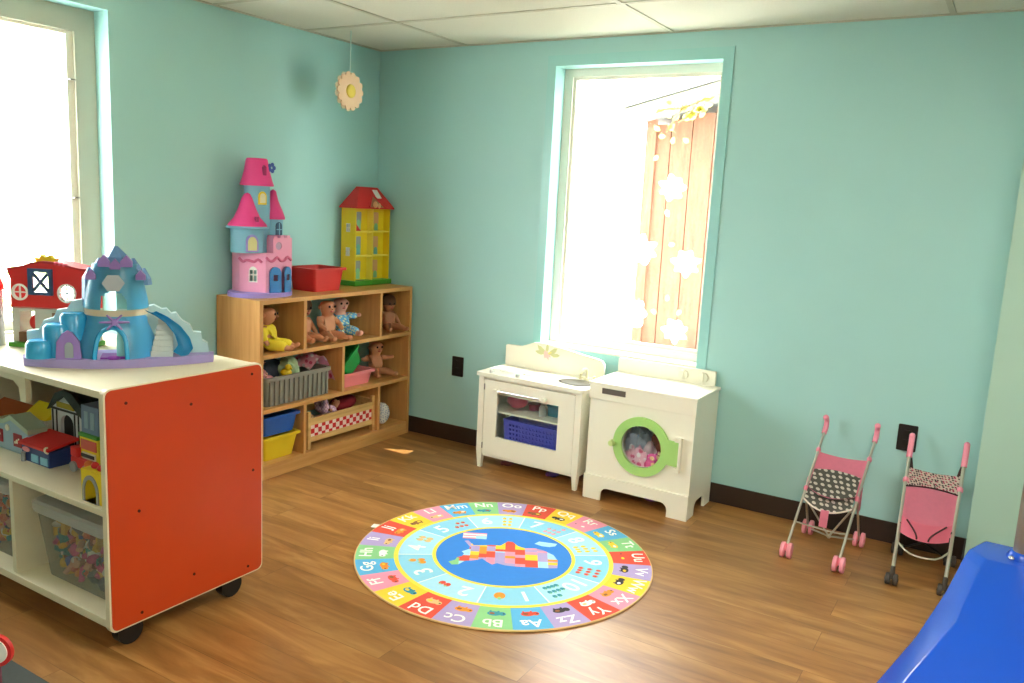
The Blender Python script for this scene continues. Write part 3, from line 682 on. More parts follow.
w = MB(); w.plate([(-.335, hz0+2*rowh+.005), (-.29, hz0+2*rowh+.005), (-.335, hz0+2*rowh+.05)], [], YZ(HB+.024), .015); w.build('red_ramp', REDP, hs, world=True)
# hipped roof with an attic gable opening
ox0, ox1, oy0, oy1 = hx0-.008, hx1+.02, hy0-.012, hy1+.014; rz_ = hz1+.118; rx = .07
w = MB(); ra, rb = (rx, -.272, rz_), (rx, -.108, rz_)
A, B, C_, D = (ox0, oy0, hz1), (ox1, oy0, hz1), (ox1, oy1, hz1), (ox0, oy1, hz1)
A2, B2, C2, D2 = [(p[0], p[1], p[2]-.008) for p in (A, B, C_, D)]
ra2, rb2 = (rx+.022, -.272, rz_), (rx+.022, -.108, rz_)
w.face([A, B, ra2, ra]); w.face([D, A, ra, rb]); w.face([C_, D, rb, rb2]); w.face([ra, ra2, rb2, rb])
w.face([A, A2, B2, B]); w.face([B, B2, C2, C_]); w.face([C_, C2, D2, D]); w.face([D, D2, A2, A]); w.face([A2, B2, C2, D2]); w.face([B, C_, rb2, ra2])
w.build('roof', REDP, hs, world=True)
def onroof(y, t, off): return (ox1+(rx+.022-ox1)*t+off*.85, y, hz1+(rz_-hz1)*t+off*.5)
w = MB(); G = [(-.255, .0), (-.19, .6), (-.12, .0)]
w.loft([[onroof(y, t, .003) for y, t in G], [onroof(y, t, .006) for y, t in G]]); w.build('attic_gable', mat('attic_brown', (170, 120, 80)), hs, world=True)
w = MB()
for (ya, ta), (yb, tb) in zip(G, G[1:]): w.tube([onroof(ya, ta, .008), onroof(yb, tb, .008)], .006, 6)
w.build('gable_trim', REDP, hs, world=True)
w = MB(); G = [(-.155, .45), (-.115, .45), (-.13, .85), (-.17, .85)]; w.loft([[onroof(y, t, .002) for y, t in G], [onroof(y, t, .007) for y, t in G]]); w.build('skylight', WHITEP, hs, world=True)
MB().ell((ox1+.004, -.2, hz1+.018), (.008, .02, .02), n=12).ell((ox1+.004, -.165, hz1+.012), (.008, .012, .016), n=12).build('attic_toy', pal[4], hs, 60, world=True)

# ================================================================== rolling cabinet with orange end panel
cb = empty('rolling_cabinet', (.68, -2.34, 0), 0, 'cream rolling toy cabinet with bright orange end panel', 'cabinet')
KX0, KX1, KY0, KY1 = .13, 1.25, -2.635, -2.042
def yzp(x, t): return lambda a, b, c: (x+c*t, a, b)
w = MB(); w.plate(rrect(KY0, KY1, .098, .862, .022), [], YZ(KX1-.024), .021); w.build('end_panel', CREAM, cb, world=True)
of = MB().plate(rrect(KY0+.006, KY1-.006, .104, .857, .02), [], YZ(KX1-.003), .003).build('orange_face', ORANGE, cb, world=True)
for y, z in ((-2.565, .812), (-2.338, .767), (-2.09, .828), (-2.531, .465), (-2.086, .482), (-2.53, .13), (-2.336, .185), (-2.11, .13)):
    MB().cyl((KX1-.001, y, z), (KX1+.002, y, z), .0055, .0045, 12).build('screw', mat('dark_screw', (70, 30, 20), .4, .6), of, 40, world=True)
MB().plate(rrect(KY0, KY1, .098, .862, .022), [], YZ(KX0), .024).build('end_panel', CREAM, cb, world=True)
xa, xb = KX0+.024, KX1-.024
MB().box(xa, xb, KY0+.002, KY1-.002, .833, .855, bevel=.002).build('top', CREAM, cb, world=True)
MB().box(xa, xb, KY0+.012, KY1-.02, .463, .483, bevel=.002).build('shelf_board', CREAM, cb, world=True)
MB().box(xa, xb, KY0+.004, KY1-.004, .112, .138, bevel=.002).build('bottom_board', CREAM, cb, world=True)
MB().box(.686, .708, KY0+.012, KY1-.02, .138, .463).build('divider', CREAM, cb, world=True)
MB().box(xa, xb, KY1-.018, KY1-.004, .138, .833).build('back_panel', DARKRED, cb, world=True)
w = MB(); w.plate([(.46, .833), (.80, .833), (.80, .745), (.768, .745), (.76, .79), (.73, .808), (.46, .812)], [], XZ(KY0+.02), .018); w.build('apron_bracket', CREAM, cb, world=True)
for x in (1.165, .2):
    for y in (-2.525, -2.125):
        c = MB().box(x-.03, x+.03, y-.025, y+.025, .1, .112).cyl((x, y, .085), (x, y, .1), .02).build('caster', BLACK, cb, world=True)
        MB().cyl((x-.018, y, .044), (x+.018, y, .044), .044, None, 20).build('wheel', BLACK, c, 40, world=True)

# ------------------------------------------------------------------ clear toy bins in the cabinet
CLEAR = clear_mat('clear_plastic', (206, 206, 196), .22, .3); CLEARL = clear_mat('frosted_lid', (222, 224, 220), .55, .3)
TOYC = [mat('toy_'+n, c, .5) for n, c in (('coral', (214, 110, 84)), ('flesh', (214, 160, 130)), ('mustard', (224, 178, 60)), ('magenta', (206, 86, 140)), ('slate', (86, 92, 104)), ('teal', (60, 140, 140)), ('maroon', (120, 50, 46)), ('white', (226, 220, 210)), ('blue', (70, 100, 170)), ('orange', (224, 130, 50)))]
def clearbin(label, x0, x1, y0, y1, z0, z1, seed):
    b = empty('clear_storage_bin', ((x0+x1)/2, (y0+y1)/2, z0), 0, label, 'storage bin')
    def rg(s, z, off=0.):
        cx, cy = (x0+x1)/2, (y0+y1)/2; hx, hy = (x1-x0)/2*s-off, (y1-y0)/2*s-off
        return [(px, py, z) for px, py in rrect(cx-hx, cx+hx, cy-hy, cy+hy, .03)]
    w = MB(); w.loft([rg(.84, z0), rg(.95, z1-.035)], cap=False); w.face(rg(.84, z0)); w.build('tub', CLEAR, b, 40, world=True)
    w = MB(); w.loft([rg(.985, z1-.04), rg(1., z1-.025), rg(1., z1-.006), rg(.96, z1)], cap=False); w.face(rg(.96, z1)); w.build('lid', CLEARL, b, 40, world=True)
    rnd = random.Random(seed); w = MB(); cx, cy = (x0+x1)/2, (y0+y1)/2
    for i in range(300):
        t = rnd.random()**.9; z = z0+.016+t*(z1-z0-.10); s = .78+.08*t
        side = rnd.random(); px = cx+rnd.uniform(-1, 1)*((x1-x0)/2*s-.014); py = cy+rnd.uniform(-1, 1)*((y1-y0)/2*s-.03)
        if side < .55: py = y0+(1-s)*(y1-y0)/2+rnd.uniform(.022, .05)
        elif side < .7: px = x1-(1-s)*(x1-x0)/2-rnd.uniform(.03, .06)
        a = rnd.uniform(.012, .026); M_ = Euler((rnd.uniform(0, 6), rnd.uniform(0, 6), rnd.uniform(0, 6))).to_matrix()
        k = rnd.choice((0, 1, 1, 2, 2, 3, 4, 4, 5, 6, 7, 8, 9)); q = rnd.random()
        if q < .4: w.ell((px, py, z), (a, a*.6, a*.8), k, 8, M_)
        elif q < .7: w.box(-a, a, -a*.6, a*.6, -a*.5, a*.5, k, M=Matrix.Translation((px, py, z)) @ M_.to_4x4())
        else: d = M_ @ Vector((0, 0, a*1.5)); w.cyl(Vector((px, py, z))-d, Vector((px, py, z))+d, a*.5, a*.4, 8, k)
    o = w.build('toy_jumble', TOYC, None, 50); reorigin(o)
    tag(o, 'jumble of tiny mixed toys filling the '+('large clear bin beside the orange panel' if seed == 1 else 'clear bin left of the cabinet divider'), 'toys', None, 'stuff')
clearbin('large clear lidded bin of mixed toys beside the orange panel', .745, 1.165, -2.595, -2.16, .139, .405, 1)
clearbin('clear lidded bin of toys left of the cabinet divider', .24, .63, -2.6, -2.16, .139, .425, 2)

# ================================================================== ice-blue toy palace on the cabinet
ip = empty('toy_palace', (.928, -2.362, .8555), math.radians(52.64), 'large translucent ice-blue toy palace on a lavender base on the rolling cabinet', 'toy palace')
ICE = mat('ice_blue_plastic', (104, 184, 214), .3, var=.1); ICED = mat('deep_ice_plastic', (52, 160, 214), .25, var=.08); ICEP = mat('pale_ice_plastic', (190, 222, 226), .35, var=.06)
CRYS = mat('crystal_plastic', (92, 140, 190), .4, var=.2, scale=30); PURP = mat('lilac_plastic', (146, 118, 190), .35); ICEL = mat('light_teal_plastic', (140, 210, 214), .3)
base = [(-.288, 0), (-.2, -.045), (-.09, -.075), (-.02, -.08), (.06, -.075), (.14, -.055), (.22, -.03), (.288, 0), (.292, .045), (.2, .09), (0, .12), (-.2, .10), (-.298, .05)]
MB().plate(base, [], None, .028).build('base', mat('lavender_base', (160, 146, 204)), ip)
cx0 = -.015
# lower shell with an arched doorway; u = arc position, v = height
def shell_pt(a, z, z0, z1, ra, rb, yc): t = (z-z0)/(z1-z0); t = max(0, min(1, t)); rr = ra+(rb-ra)*t**1.3; return (cx0+rr*1.05*math.sin(a), yc-rr*math.cos(a), z)
def shell(mb, z0, z1, ra, rb, yc, da, hole=None, nz=16, na=44, th=.006):
    bm = mb.bm; V = {}; fs = []
    for i in range(na+1):
        for j in range(nz+1):
            a = -da+2*da*i/na; z = z0+(z1-z0)*j/nz; V[i, j] = bm.verts.new(shell_pt(a, z, z0, z1, ra, rb, yc))
    for i in range(na):
        for j in range(nz):
            a = -da+2*da*(i+.5)/na; z = z0+(z1-z0)*(j+.5)/nz
            if hole and hole(a, z): continue
            fs.append(bm.faces.new((V[i, j], V[i+1, j], V[i+1, j+1], V[i, j+1])))
    bmesh.ops.solidify(bm, geom=fs, thickness=th)
dz = .028
def dhole(a, z): x = a*.122+.012; return z < .128 and abs(x) < .045 and (z < .085 or (x/.045)**2+((z-.085)/.045)**2 < 1)
w = MB(); shell(w, dz, .165, .128, .082, .055, 1.62, dhole); w.build('lower_shell', ICE, ip, 50)
w = MB(); P = []
for t in range(17):
    q = t/16
    x, z = ((-.045, dz+.057*q*4) if q < .25 else (.045, dz+.057*(1-q)*4) if q > .75 else (-.045*math.cos((q-.25)*2*PI), .085+.045*math.sin((q-.25)*2*PI)))
    a = (x-.012)/.122; p = shell_pt(a, z, dz, .165, .131, .085, .055); P.append(p)
w.tube(P, .0075, 8, smooth=1); w.build('door_arch', ICED, ip, 50)
w = MB(); w.plate(archpoly(-.012, .028, dz, .12), [], XZ(-.042), .004); w.build('door_leaf', ICEL, ip)
w = MB(); w.box(-.06, .02, -.06, .02, dz, dz+.006); w.ell((-.02, -.068, dz+.006), (.02, .012, .008)); w.build('door_mat', mat('violet_plastic', (140, 60, 170)), ip, 50)
# violet snowflake ornament over the doorway
w = MB()
for i in range(6):
    a = i*PI/3; c = Vector((-.014, -.069, .152)); w.cyl(c, c+Vector((.045*math.cos(a), -.004, .028*math.sin(a))), .006, .003, 6)
w.ell((-.014, -.07, .152), (.012, .008, .012)); w.build('snowflake', PURP, ip, 50)
# balcony band
w = MB(); shell(w, .166, .188, .092, .096, .045, 1.45, None, 2, 30, .008); w.build('balcony_band', mat('cream_band', (224, 214, 190)), ip, 40)
# upper body with arched opening
def uhole(a, z): x = a*.085+.004; return z < .248 and abs(x) < .034 and (z < .21 or (x/.034)**2+((z-.21)/.038)**2 < 1)
w = MB(); shell(w, .186, .335, .098, .068, .06, 1.35, uhole); w.build('upper_shell', ICE, ip, 50)
w = MB(); w.plate(archpoly(-.012, .026, .186, .243), [], XZ(-.002), .004); w.build('upper_door', ICEL, ip)
w = MB(); w.plate([(-.017+.034*math.cos(PI/3*i), .275+.03*math.sin(PI/3*i)) for i in range(6)], [], XZ(-.036), .012); w.build('hexagon_plaque', mat('grey_lilac_plastic', (170, 178, 190)), ip)
for x, y, top, rr in ((-.012, .035, .392, .044), (-.062, .04, .352, .03), (.04, .045, .352, .03), (-.095, .06, .318, .026), (.072, .062, .318, .024)):
    w = MB(); w.cyl((x, y, .262 if abs(x) < .08 else .19), (x, y, top-.035), rr, rr*.9, 6).cyl((x, y, top-.035), (x, y, top), rr*.9, rr*.15, 6); w.build('crystal_tower', CRYS, ip)
for x, z, s in ((-.045, .345, .018), (.022, .345, .018), (-.085, .30, .015), (.064, .30, .015), (-.012, .335, .016)):
    w = MB(); w.plate([(x-s, z-s), (x+s, z-s), (x+s, z), (x, z+s*1.2), (x-s, z)], [], XZ(-.018), .03); w.build('crystal_spike', PURP, ip)
# left: ice wall and rounded steps
w = MB(); w.plate([(-.285, dz), (-.285, .105), (-.25, .11), (-.235, .14), (-.205, .15), (-.195, .175), (-.165, .18), (-.15, .205), (-.115, .212), (-.10, .20), (-.10, dz)], [], XZ(.055), .03); w.build('ice_wall', ICEP, ip)
for x, y, rr, zz in ((-.24, .0, .042, .085), (-.19, .02, .045, .135), (-.145, .03, .04, .17)):
    MB().lathe([(rr*1.02, dz), (rr, zz-.012), (rr*.8, zz), (.0001, zz)], (x, y, 0), 20).build('ice_step', ICED, ip, 40)
w = MB(); w.plate([(-.19, dz), (-.115, dz), (-.12, .085), (-.14, .115), (-.155, .122), (-.17, .112), (-.186, .085)], [], XZ(-.052), .016); w.build('lilac_arch', PURP, ip)
w = MB(); w.plate(archpoly(-.163, -.138, dz+.006, .085), [], XZ(-.0545), .004); w.build('arch_panel', mat('grey_panel', (140, 150, 160)), ip)
# right: stepped ice wall, stairs, slide
w = MB(); w.plate([(.08, dz), (.08, .19), (.10, .195), (.125, .18), (.14, .182), (.155, .165), (.17, .168), (.19, .14), (.215, .125), (.225, .1), (.25, .098), (.255, .07), (.272, .06), (.276, dz)], [], XZ(.035), .035); w.build('ice_wall', ICEP, ip)
w = MB()
for i in range(7): w.box(.09+.004*i, .16, -.035+.009*i, -.02+.0095*i+.02, dz, dz+.017*(i+1))
w.build('stairs', mat('pale_grey_plastic', (196, 204, 204)), ip)
w = MB(); path = [(.085, .01, .172), (.12, -.002, .155), (.16, -.012, .125), (.19, -.022, .085), (.2, -.035, .05), (.185, -.05, .032)]
G = []
for i in range(25):
    t = i/24*(len(path)-1); k = min(int(t), len(path)-2); p = Vector(path[k]).lerp(Vector(path[k+1]), t-k)
    G.append([(p.x+s*.024, p.y+(.004 if abs(s) < .9 else -.004), p.z+.012*s*s-(.006*s)) for s in (-1, -.6, 0, .6, 1)])
w.sheet(G, 0, .005); w.build('slide', ICED, ip, 60)

# ================================================================== red toy barn and silo behind the palace
bn = empty('toy_barn', (.40, -2.44, .856), math.atan2(.515, .857), 'red toy barn with blue crossed hayloft door at back of rolling cabinet', 'toy barn')
BD = .10
MB().box(-.005, .285, -.02, BD+.005, 0, .018, bevel=.004).build('base', GREENP, bn)
w = MB(); w.plate(rect(.004, .276, .018, .145), [rect(.03, .085, .035, .13), rect(.15, .205, .0185, .125)], XZ(0), .012); w.build('lower_wall', mat('barn_stone', (186, 184, 172)), bn)
MB().box(.004, .016, .012, BD, .018, .145).build('lower_side', MATS['barn_stone'], bn); MB().box(.264, .276, .012, BD, .018, .145).build('lower_side', MATS['barn_stone'], bn)
fac = [(0, .14), (.28, .14), (.283, .19), (.278, .24), (.292, .283), (.25, .285), (.2, .294), (.155, .302), (.115, .304), (.08, .298), (.05, .286), (-.008, .274), (.004, .24), (.002, .19)]
w = MB(); w.plate(fac, [circ(.036, .197, .025, 20), circ(.204, .2, .029, 20), rect(.078, .148, .198, .275)], XZ(0), .014); w.build('red_front', REDP, bn)
w = MB()
for (a, b) in zip(fac[4:11], fac[5:12]): w.loft([[(a[0], 0, a[1]), (b[0], 0, b[1]), (b[0], 0, b[1]+.007), (a[0], 0, a[1]+.007)], [(a[0], BD, a[1]), (b[0], BD, b[1]), (b[0], BD, b[1]+.007), (a[0], BD, a[1]+.007)]])
w.build('roof', mat('dark_red_plastic', (176, 34, 40)), bn)
MB().box(0, .012, .014, BD, .14, .27).build('red_side', REDP, bn); MB().box(.268, .28, .014, BD, .14, .275).build('red_side', REDP, bn); MB().box(.012, .268, .014, BD, .14, .15).build('loft_floor', REDP, bn)
w = MB(); w.plate(rect(.07, .156, .19, .284), [rect(.082, .144, .2, .272)], XZ(-.01), .012)
w.tube([(.082, -.004, .2), (.144, -.004, .272)], .006, 6, smooth=1).tube([(.144, -.004, .2), (.082, -.004, .272)], .006, 6, smooth=1); w.build('hayloft_door', mat('barn_door_blue', (48, 74, 112)), bn)
for x, z, rr in ((.036, .197, .025), (.204, .2, .029)):
    o = MB().plate(circ(x, z, rr+.005, 24), [circ(x, z, rr-.002, 24)], XZ(-.004), .01).build('round_window', WHITEP, bn)
    MB().box(x-.002, x+.002, -.003, .003, z-rr, z+rr).box(x-rr, x+rr, -.003, .003, z-.002, z+.002).build('window_bar', WHITEP, o)
w = MB(); w.plate(rect(.15, .207, .018, .128), [rect(.158, .199, .025, .12)], XZ(-.006), .01); w.tube([(.158, -.001, .025), (.199, -.001, .12)], .004, 6, smooth=1); w.build('barn_door', mat('brown_door', (128, 92, 70)), bn)
MB().box(.03, .09, -.012, .06, .018, .055, bevel=.004).build('trough', BROWNP, bn)
w = MB(); w.ell((.075, .03, .085), (.025, .02, .03)); w.build('red_ball', REDP, bn, 60)
w = MB(); w.plate([(.09, .3), (.15, .3), (.155, .312), (.165, .322), (.145, .32), (.135, .332), (.12, .322), (.105, .332), (.098, .318), (.08, .322)], [], XZ(.02), .02); w.build('rooster_vane', YELP, bn)
w = MB()
for x, zz in ((.165, .303), (.18, .301), (.195, .298)): w.ell((x, .01, zz), (.012, .012, .008), n=10)
w.build('roof_flower', mat('rose_red', (206, 70, 90)), bn, 60)
MB().box(.205, .262, .0, .02, .018, .06).build('feed_box', BROWNP, bn)
si = empty('toy_silo', (.335, -2.475, .856), 0, 'grey toy silo with red domed top left of the toy barn', 'toy silo')
MB().lathe([(.042, 0), (.04, .02), (.038, .2)], n=22).build('silo_wall', GREYP, si, 40)
MB().lathe([(.044, .2), (.043, .215), (.034, .245), (.018, .262), (.0001, .268)], n=22).build('dome', REDP, si, 60)
w = MB()
for k in (-1, 1): w.tube([(.045, k*.012-.02, 0), (.042, k*.012-.02, .19)], .003, 6, smooth=1)
for k in range(8): w.tube([(.045, -.032, .02+.022*k), (.045, -.008, .02+.022*k)], .0025, 6, smooth=1)
w.build('ladder', GREYP, si)

# ================================================================== toy buildings on the cabinet shelf (front faces -y)
ZS = .484
PGRN = mat('pale_green_card', (168, 182, 160), .6); PBLU = mat('pale_blue_card', (146, 170, 186), .6); IVORY = mat('ivory_plastic', (220, 214, 190), .5); WINR = mat('window_red', (150, 30, 40), .5)
def gable(mb, x0, x1, y0, y1, z0, ze, zr, mi=0): mb.plate([(x0, z0), (x1, z0), (x1, ze), ((x0+x1)/2, zr), (x0, ze)], [], XZ(y0), y1-y0, mi)
def groof(mb, x0, x1, y0, y1, ze, zr, t=.008, ov=.008):
    xm = (x0+x1)/2; s = (zr-ze)/(xm-x0)
    for a, b in (((x0-ov, ze-ov*s), (xm, zr)), ((xm, zr), (x1+ov, ze-ov*s))): mb.plate([a, b, (b[0], b[1]+t), (a[0], a[1]+t)], [], XZ(y0-.006), y1-y0+.012)
t1 = empty('toy_house', (.51, -2.49, ZS), 0, 'low pale blue toy house with two red windows on the cabinet shelf', 'toy house')
w = MB(); w.plate([(.40, ZS), (.625, ZS), (.625, ZS+.085), (.52, ZS+.12), (.47, ZS+.10), (.40, ZS+.09)], [], XZ(-2.52), .06); w.build('wall', PBLU, t1, world=True)
w = MB(); w.plate([(.395, ZS+.088), (.47, ZS+.098), (.52, ZS+.118), (.63, ZS+.083), (.63, ZS+.1), (.52, ZS+.136), (.47, ZS+.114), (.395, ZS+.104)], [], XZ(-2.526), .07); w.build('roof', PGRN, t1, world=True)
for x in (.43, .555):
    o = MB().plate(rect(x-.024, x+.026, ZS+.025, ZS+.072), [], XZ(-2.524), .005).build('window', WINR, t1, world=True)
    w = MB(); w.ell((x, -2.5245, ZS+.045), (.008, .002, .008), n=8).ell((x+.012, -2.5245, ZS+.054), (.005, .002, .005), n=8).ell((x-.012, -2.5245, ZS+.04), (.005, .002, .005), n=8); w.build('flower_box', IVORY, o, world=True)
MB().plate(circ(.49, ZS+.085, .012, 14), [], XZ(-2.5235), .005).build('round_window', IVORY, t1, world=True)
t2 = empty('toy_barnyard', (.47, -2.36, ZS), 0, 'long orange and yellow toy building behind the pale blue house', 'toy house')
MB().box(.34, .60, -2.41, -2.31, ZS, ZS+.10).build('wall', DBLUE, t2, world=True)
MB().box(.34, .60, -2.415, -2.31, ZS+.10, ZS+.16).build('upper_wall', ORANGEP, t2, world=True)
w = MB()
for i in range(7): w.box(.35+i*.035, .372+i*.035, -2.419, -2.413, ZS+.105, ZS+.152)
w.build('bars', YELP, t2, world=True)
w = MB(); w.plate([(-2.44, ZS+.165), (-2.36, ZS+.235), (-2.28, ZS+.165)], [], YZ(.33), .28); w.build('roof', mat('rust_orange_plastic', (170, 84, 36)), t2, world=True)
MB().plate([(.49, ZS+.15), (.62, ZS+.175), (.62, ZS+.20), (.5, ZS+.188)], [], XZ(-2.45), .03).build('awning', YELP, t2, world=True)
t3 = empty('toy_house', (.675, -2.40, ZS), 0, 'white toy house with yellow roof left of the black-roofed one', 'toy house')
MB().box(.625, .745, -2.44, -2.35, ZS, ZS+.165).build('wall', IVORY, t3, world=True)
w = MB()
for x in (.637, .69):
    for z in (.03, .1): w.box(x, x+.042, -2.4425, -2.438, ZS+z, ZS+z+.055)
w.build('shutter', mat('soft_white_card', (236, 230, 214), .6), t3, world=True)
w = MB(); w.plate([(-2.455, ZS+.162), (-2.395, ZS+.225), (-2.335, ZS+.162)], [], YZ(.615), .138); w.build('roof', YELP, t3, world=True)
t4 = empty('toy_kennel', (.83, -2.38, ZS), 0, 'toy house with black barrel roof, arched door and yellow sign', 'toy house')
w = MB(); w.plate([(.755, ZS), (.905, ZS), (.905, ZS+.185), (.83, ZS+.25), (.755, ZS+.185)], [archpoly(.80, .862, ZS, ZS+.17)], XZ(-2.43), .012)
w.build('front_wall', mat('grey_white_card', (206, 210, 212), .6), t4, world=True)
MB().box(.757, .903, -2.417, -2.26, ZS, ZS+.185).build('body', BLACK, t4, world=True)
w = MB()
for x in (.762, .781, .868, .886): w.box(x, x+.004, -2.433, -2.428, ZS+.02, ZS+.18)
w.box(.752, .908, -2.4335, -2.428, ZS+.182, ZS+.19); w.build('pilaster', BLACK, t4, world=True)
MB().box(.79, .872, -2.437, -2.43, ZS+.196, ZS+.218, bevel=.002).build('sign', mat('ochre_sign', (170, 150, 40), .5), t4, world=True)
w = MB(); prof = [(.745, ZS+.175), (.83, ZS+.25), (.915, ZS+.175), (.925, ZS+.19), (.905, ZS+.235), (.87, ZS+.268), (.83, ZS+.275), (.79, ZS+.255)]
w.plate(prof, [], XZ(-2.44), .012); w.plate([(.75, ZS+.186)]+arc(.84, ZS+.186, .092, PI, 0, 14, .1), [], XZ(-2.40), .15); w.build('roof', BLACK, t4, world=True)
t5 = empty('toy_shop', (.735, -2.50, ZS), 0, 'dark blue toy shop with red roof and light blue windows', 'toy shop')
MB().box(.665, .80, -2.555, -2.46, ZS, ZS+.075, bevel=.003).build('wall', DBLUE, t5, world=True)
w = MB(); w.plate([(-2.565, ZS+.076), (-2.44, ZS+.10), (-2.44, ZS+.112), (-2.565, ZS+.086)], [], YZ(.66), .145); w.build('roof', REDP, t5, world=True)
for x in (.715, .76): MB().plate(rect(x, x+.034, ZS+.008, ZS+.042), [], XZ(-2.5575), .004).build('window', mat('window_blue', (120, 180, 206), .3), t5, world=True)
MB().plate(circ(.69, ZS+.055, .018, 16, .011), [], XZ(-2.5585), .005).build('sign', mat('pink_sign', (226, 140, 150)), t5, world=True)
MB().cyl((.682, -2.562, ZS), (.682, -2.562, ZS+.04), .008, .008, 10).build('pump', GREYP, t5, world=True)
w = MB(); w.tube([(.806, -2.565, ZS+.1), (.795, -2.565, ZS+.092), (.796, -2.565, ZS+.078), (.808, -2.565, ZS+.074)], .004, 6); w.build('crescent', IVORY, t5, world=True)
t6 = empty('toy_fire_truck', (.86, -2.52, ZS), 0, 'red toy truck with grey wheel between blue shop and yellow arch', 'toy truck')
w = MB(); w.box(.825, .945, -2.55, -2.49, ZS+.014, ZS+.05, bevel=.006).box(.825, .865, -2.55, -2.49, ZS+.05, ZS+.085, bevel=.006); w.build('body', REDP, t6, world=True)
for x in (.848, .92):
    for y in (-2.553, -2.487): MB().cyl((x, y-.005, ZS+.018), (x, y+.005, ZS+.018), .018, None, 16).build('wheel', GREYP, t6, 40, world=True)
MB().box(.87, .945, -2.54, -2.50, ZS+.055, ZS+.068, bevel=.003).build('ladder', BLACK, t6, world=True)
t7 = empty('toy_tower', (.99, -2.42, ZS), 0, 'tall narrow toy building with blue top and yellow lower floors', 'toy building')
MB().box(.945, 1.05, -2.46, -2.37, ZS, ZS+.13).build('lower_wall', YELP, t7, world=True)
MB().box(.945, 1.05, -2.465, -2.37, ZS+.13, ZS+.142).build('ledge', GREENP, t7, world=True)
MB().box(.95, 1.045, -2.455, -2.37, ZS+.142, ZS+.24).build('upper_wall', mat('grey_blue_plastic', (110, 130, 160)), t7, world=True)
MB().plate(rect(.955, 1.04, ZS+.085, ZS+.12), [], XZ(-2.463), .004).build('sign', mat('coral_sign', (214, 96, 80)), t7, world=True)
w = MB(); w.plate(rect(.96, 1.035, ZS+.03, ZS+.075), [], XZ(-2.463), .004); w.build('window', IVORY, t7, world=True)
w = MB(); w.box(.97, .99, -2.458, -2.454, ZS+.16, ZS+.22).box(1.005, 1.025, -2.458, -2.454, ZS+.16, ZS+.22); w.build('window', PBLU, t7, world=True)
t8 = empty('toy_arch', (.97, -2.58, ZS), 0, 'yellow toy gateway with grey arch beside the orange end panel', 'toy arch')
w = MB(); w.plate(rect(.915, 1.02, ZS, ZS+.092), [archpoly(.932, .998, ZS, ZS+.07)], XZ(-2.605), .05); w.build('wall', YELP, t8, world=True)
w = MB(); w.plate(archpoly(.924, 1.006, ZS, ZS+.08), [archpoly(.934, .996, ZS, ZS+.068)], XZ(-2.609), .004); w.build('arch_trim', GREYP, t8, world=True)
w = MB(); w.ell((.95, -2.58, ZS+.101), (.012, .012, .01)).ell((.985, -2.585, ZS+.1), (.01, .01, .009)); w.build('knob', REDP, t8, 60, world=True)
w = MB(); w.ell((0, 0, .02), (.016, .014, .02)).ell((0, 0, .05), .014).cyl((-.03, 0, .03), (.03, 0, .03), .006); o = tag(w.build('toy_figure', mat('orange_figure', (226, 120, 40)), None, 60), 'small orange toy figure behind the yellow gateway', 'toy'); o.location = (.985, -2.52, ZS)

for t_, dx_, dy_, sc_ in ((t1, -.055, .03, (1, 1, 1)), (t2, -.165, 0, (1, 1, .55)), (t3, -.205, .035, (1, 1, .70)), (t4, -.185, .035, (1.27, 1, .88)), (t5, -.08, .035, (1.25, .9, .78)), (t6, -.03, .075, (1, 1, 1)), (t7, -.115, 0, (1, 1, .97)), (t8, .158, 0, (1, 1, 1.08)), (o, -.06, .03, (1, 1, 1))):
    t_.location.x += dx_; t_.location.y += dy_; t_.scale = sc_

# ================================================================== play kitchen
PK = empty('play_kitchen', (1.026, -.318, 0), -.015, 'white wooden play kitchen with sink and glazed oven door under the window', 'play kitchen')
KW, KD = .632, .285
def pk(name, a, m=WHITE, bv=.003): return MB().box(*a, bevel=bv).build(name, m, PK)
for x0 in (0, KW-.035):
    for y0 in (0, KD-.035):
        w = MB(); a, b = (x0, x0+.035), (y0, y0+.035); xm, ym = sum(a)/2, sum(b)/2
        w.loft([[(xm-.010, ym-.010, 0), (xm+.010, ym-.010, 0), (xm+.010, ym+.010, 0), (xm-.010, ym+.010, 0)], [(a[0], b[0], .1), (a[1], b[0], .1), (a[1], b[1], .1), (a[0], b[1], .1)], [(a[0], b[0], .52), (a[1], b[0], .52), (a[1], b[1], .52), (a[0], b[1], .52)]]); w.build('leg', WHITE, PK)
pk('side_panel', (.008, .024, .035, KD-.035, .068, .52)); pk('side_panel', (KW-.024, KW-.008, .035, KD-.035, .068, .52)); pk('back_panel', (.035, KW-.035, KD-.016, KD-.006, .068, .52)); pk('bottom_board', (.035, KW-.035, .012, KD-.016, .068, .082))
pk('shelf_board', (.026, KW-.026, .036, KD-.02, .318, .328)); pk('front_rail', (.035, KW-.035, .003, .02, .505, .52))
w = MB(); w.plate(rect(.038, KW-.038, .084, .502), [rect(.12, .50, .188, .43)], XZ(.002), .016); dr = w.build('door', WHITE, PK)
MB().box(.115, .505, .012, .015, .183, .435).build('glass', clear_mat('oven_pane', (240, 245, 245), .02, .3), dr)
w = MB(); w.cyl((.125, -.018, .452), (.42, -.018, .452), .0065, None, 12); hb = w.build('handle', CHROME, dr, 40)
for x in (.122, .415): MB().box(x-.016, x+.016, -.026, .002, .442, .462, bevel=.003).build('handle_block', WHITE, dr)
for z in (.13, .46): MB().cyl((.037, .0, z-.016), (.037, .0, z+.016), .0035, None, 10).build('hinge', STEEL, dr, 40)
SKX, SKY = .53, .125
w = MB(); w.plate(rrect(-.012, KW+.018, -.018, KD+.005, .014), [circ(SKX, SKY, .085, 36, .066)], lambda a, b, c: (a, b, .52+c), .02); w.build('countertop', WHITE, PK, 30)
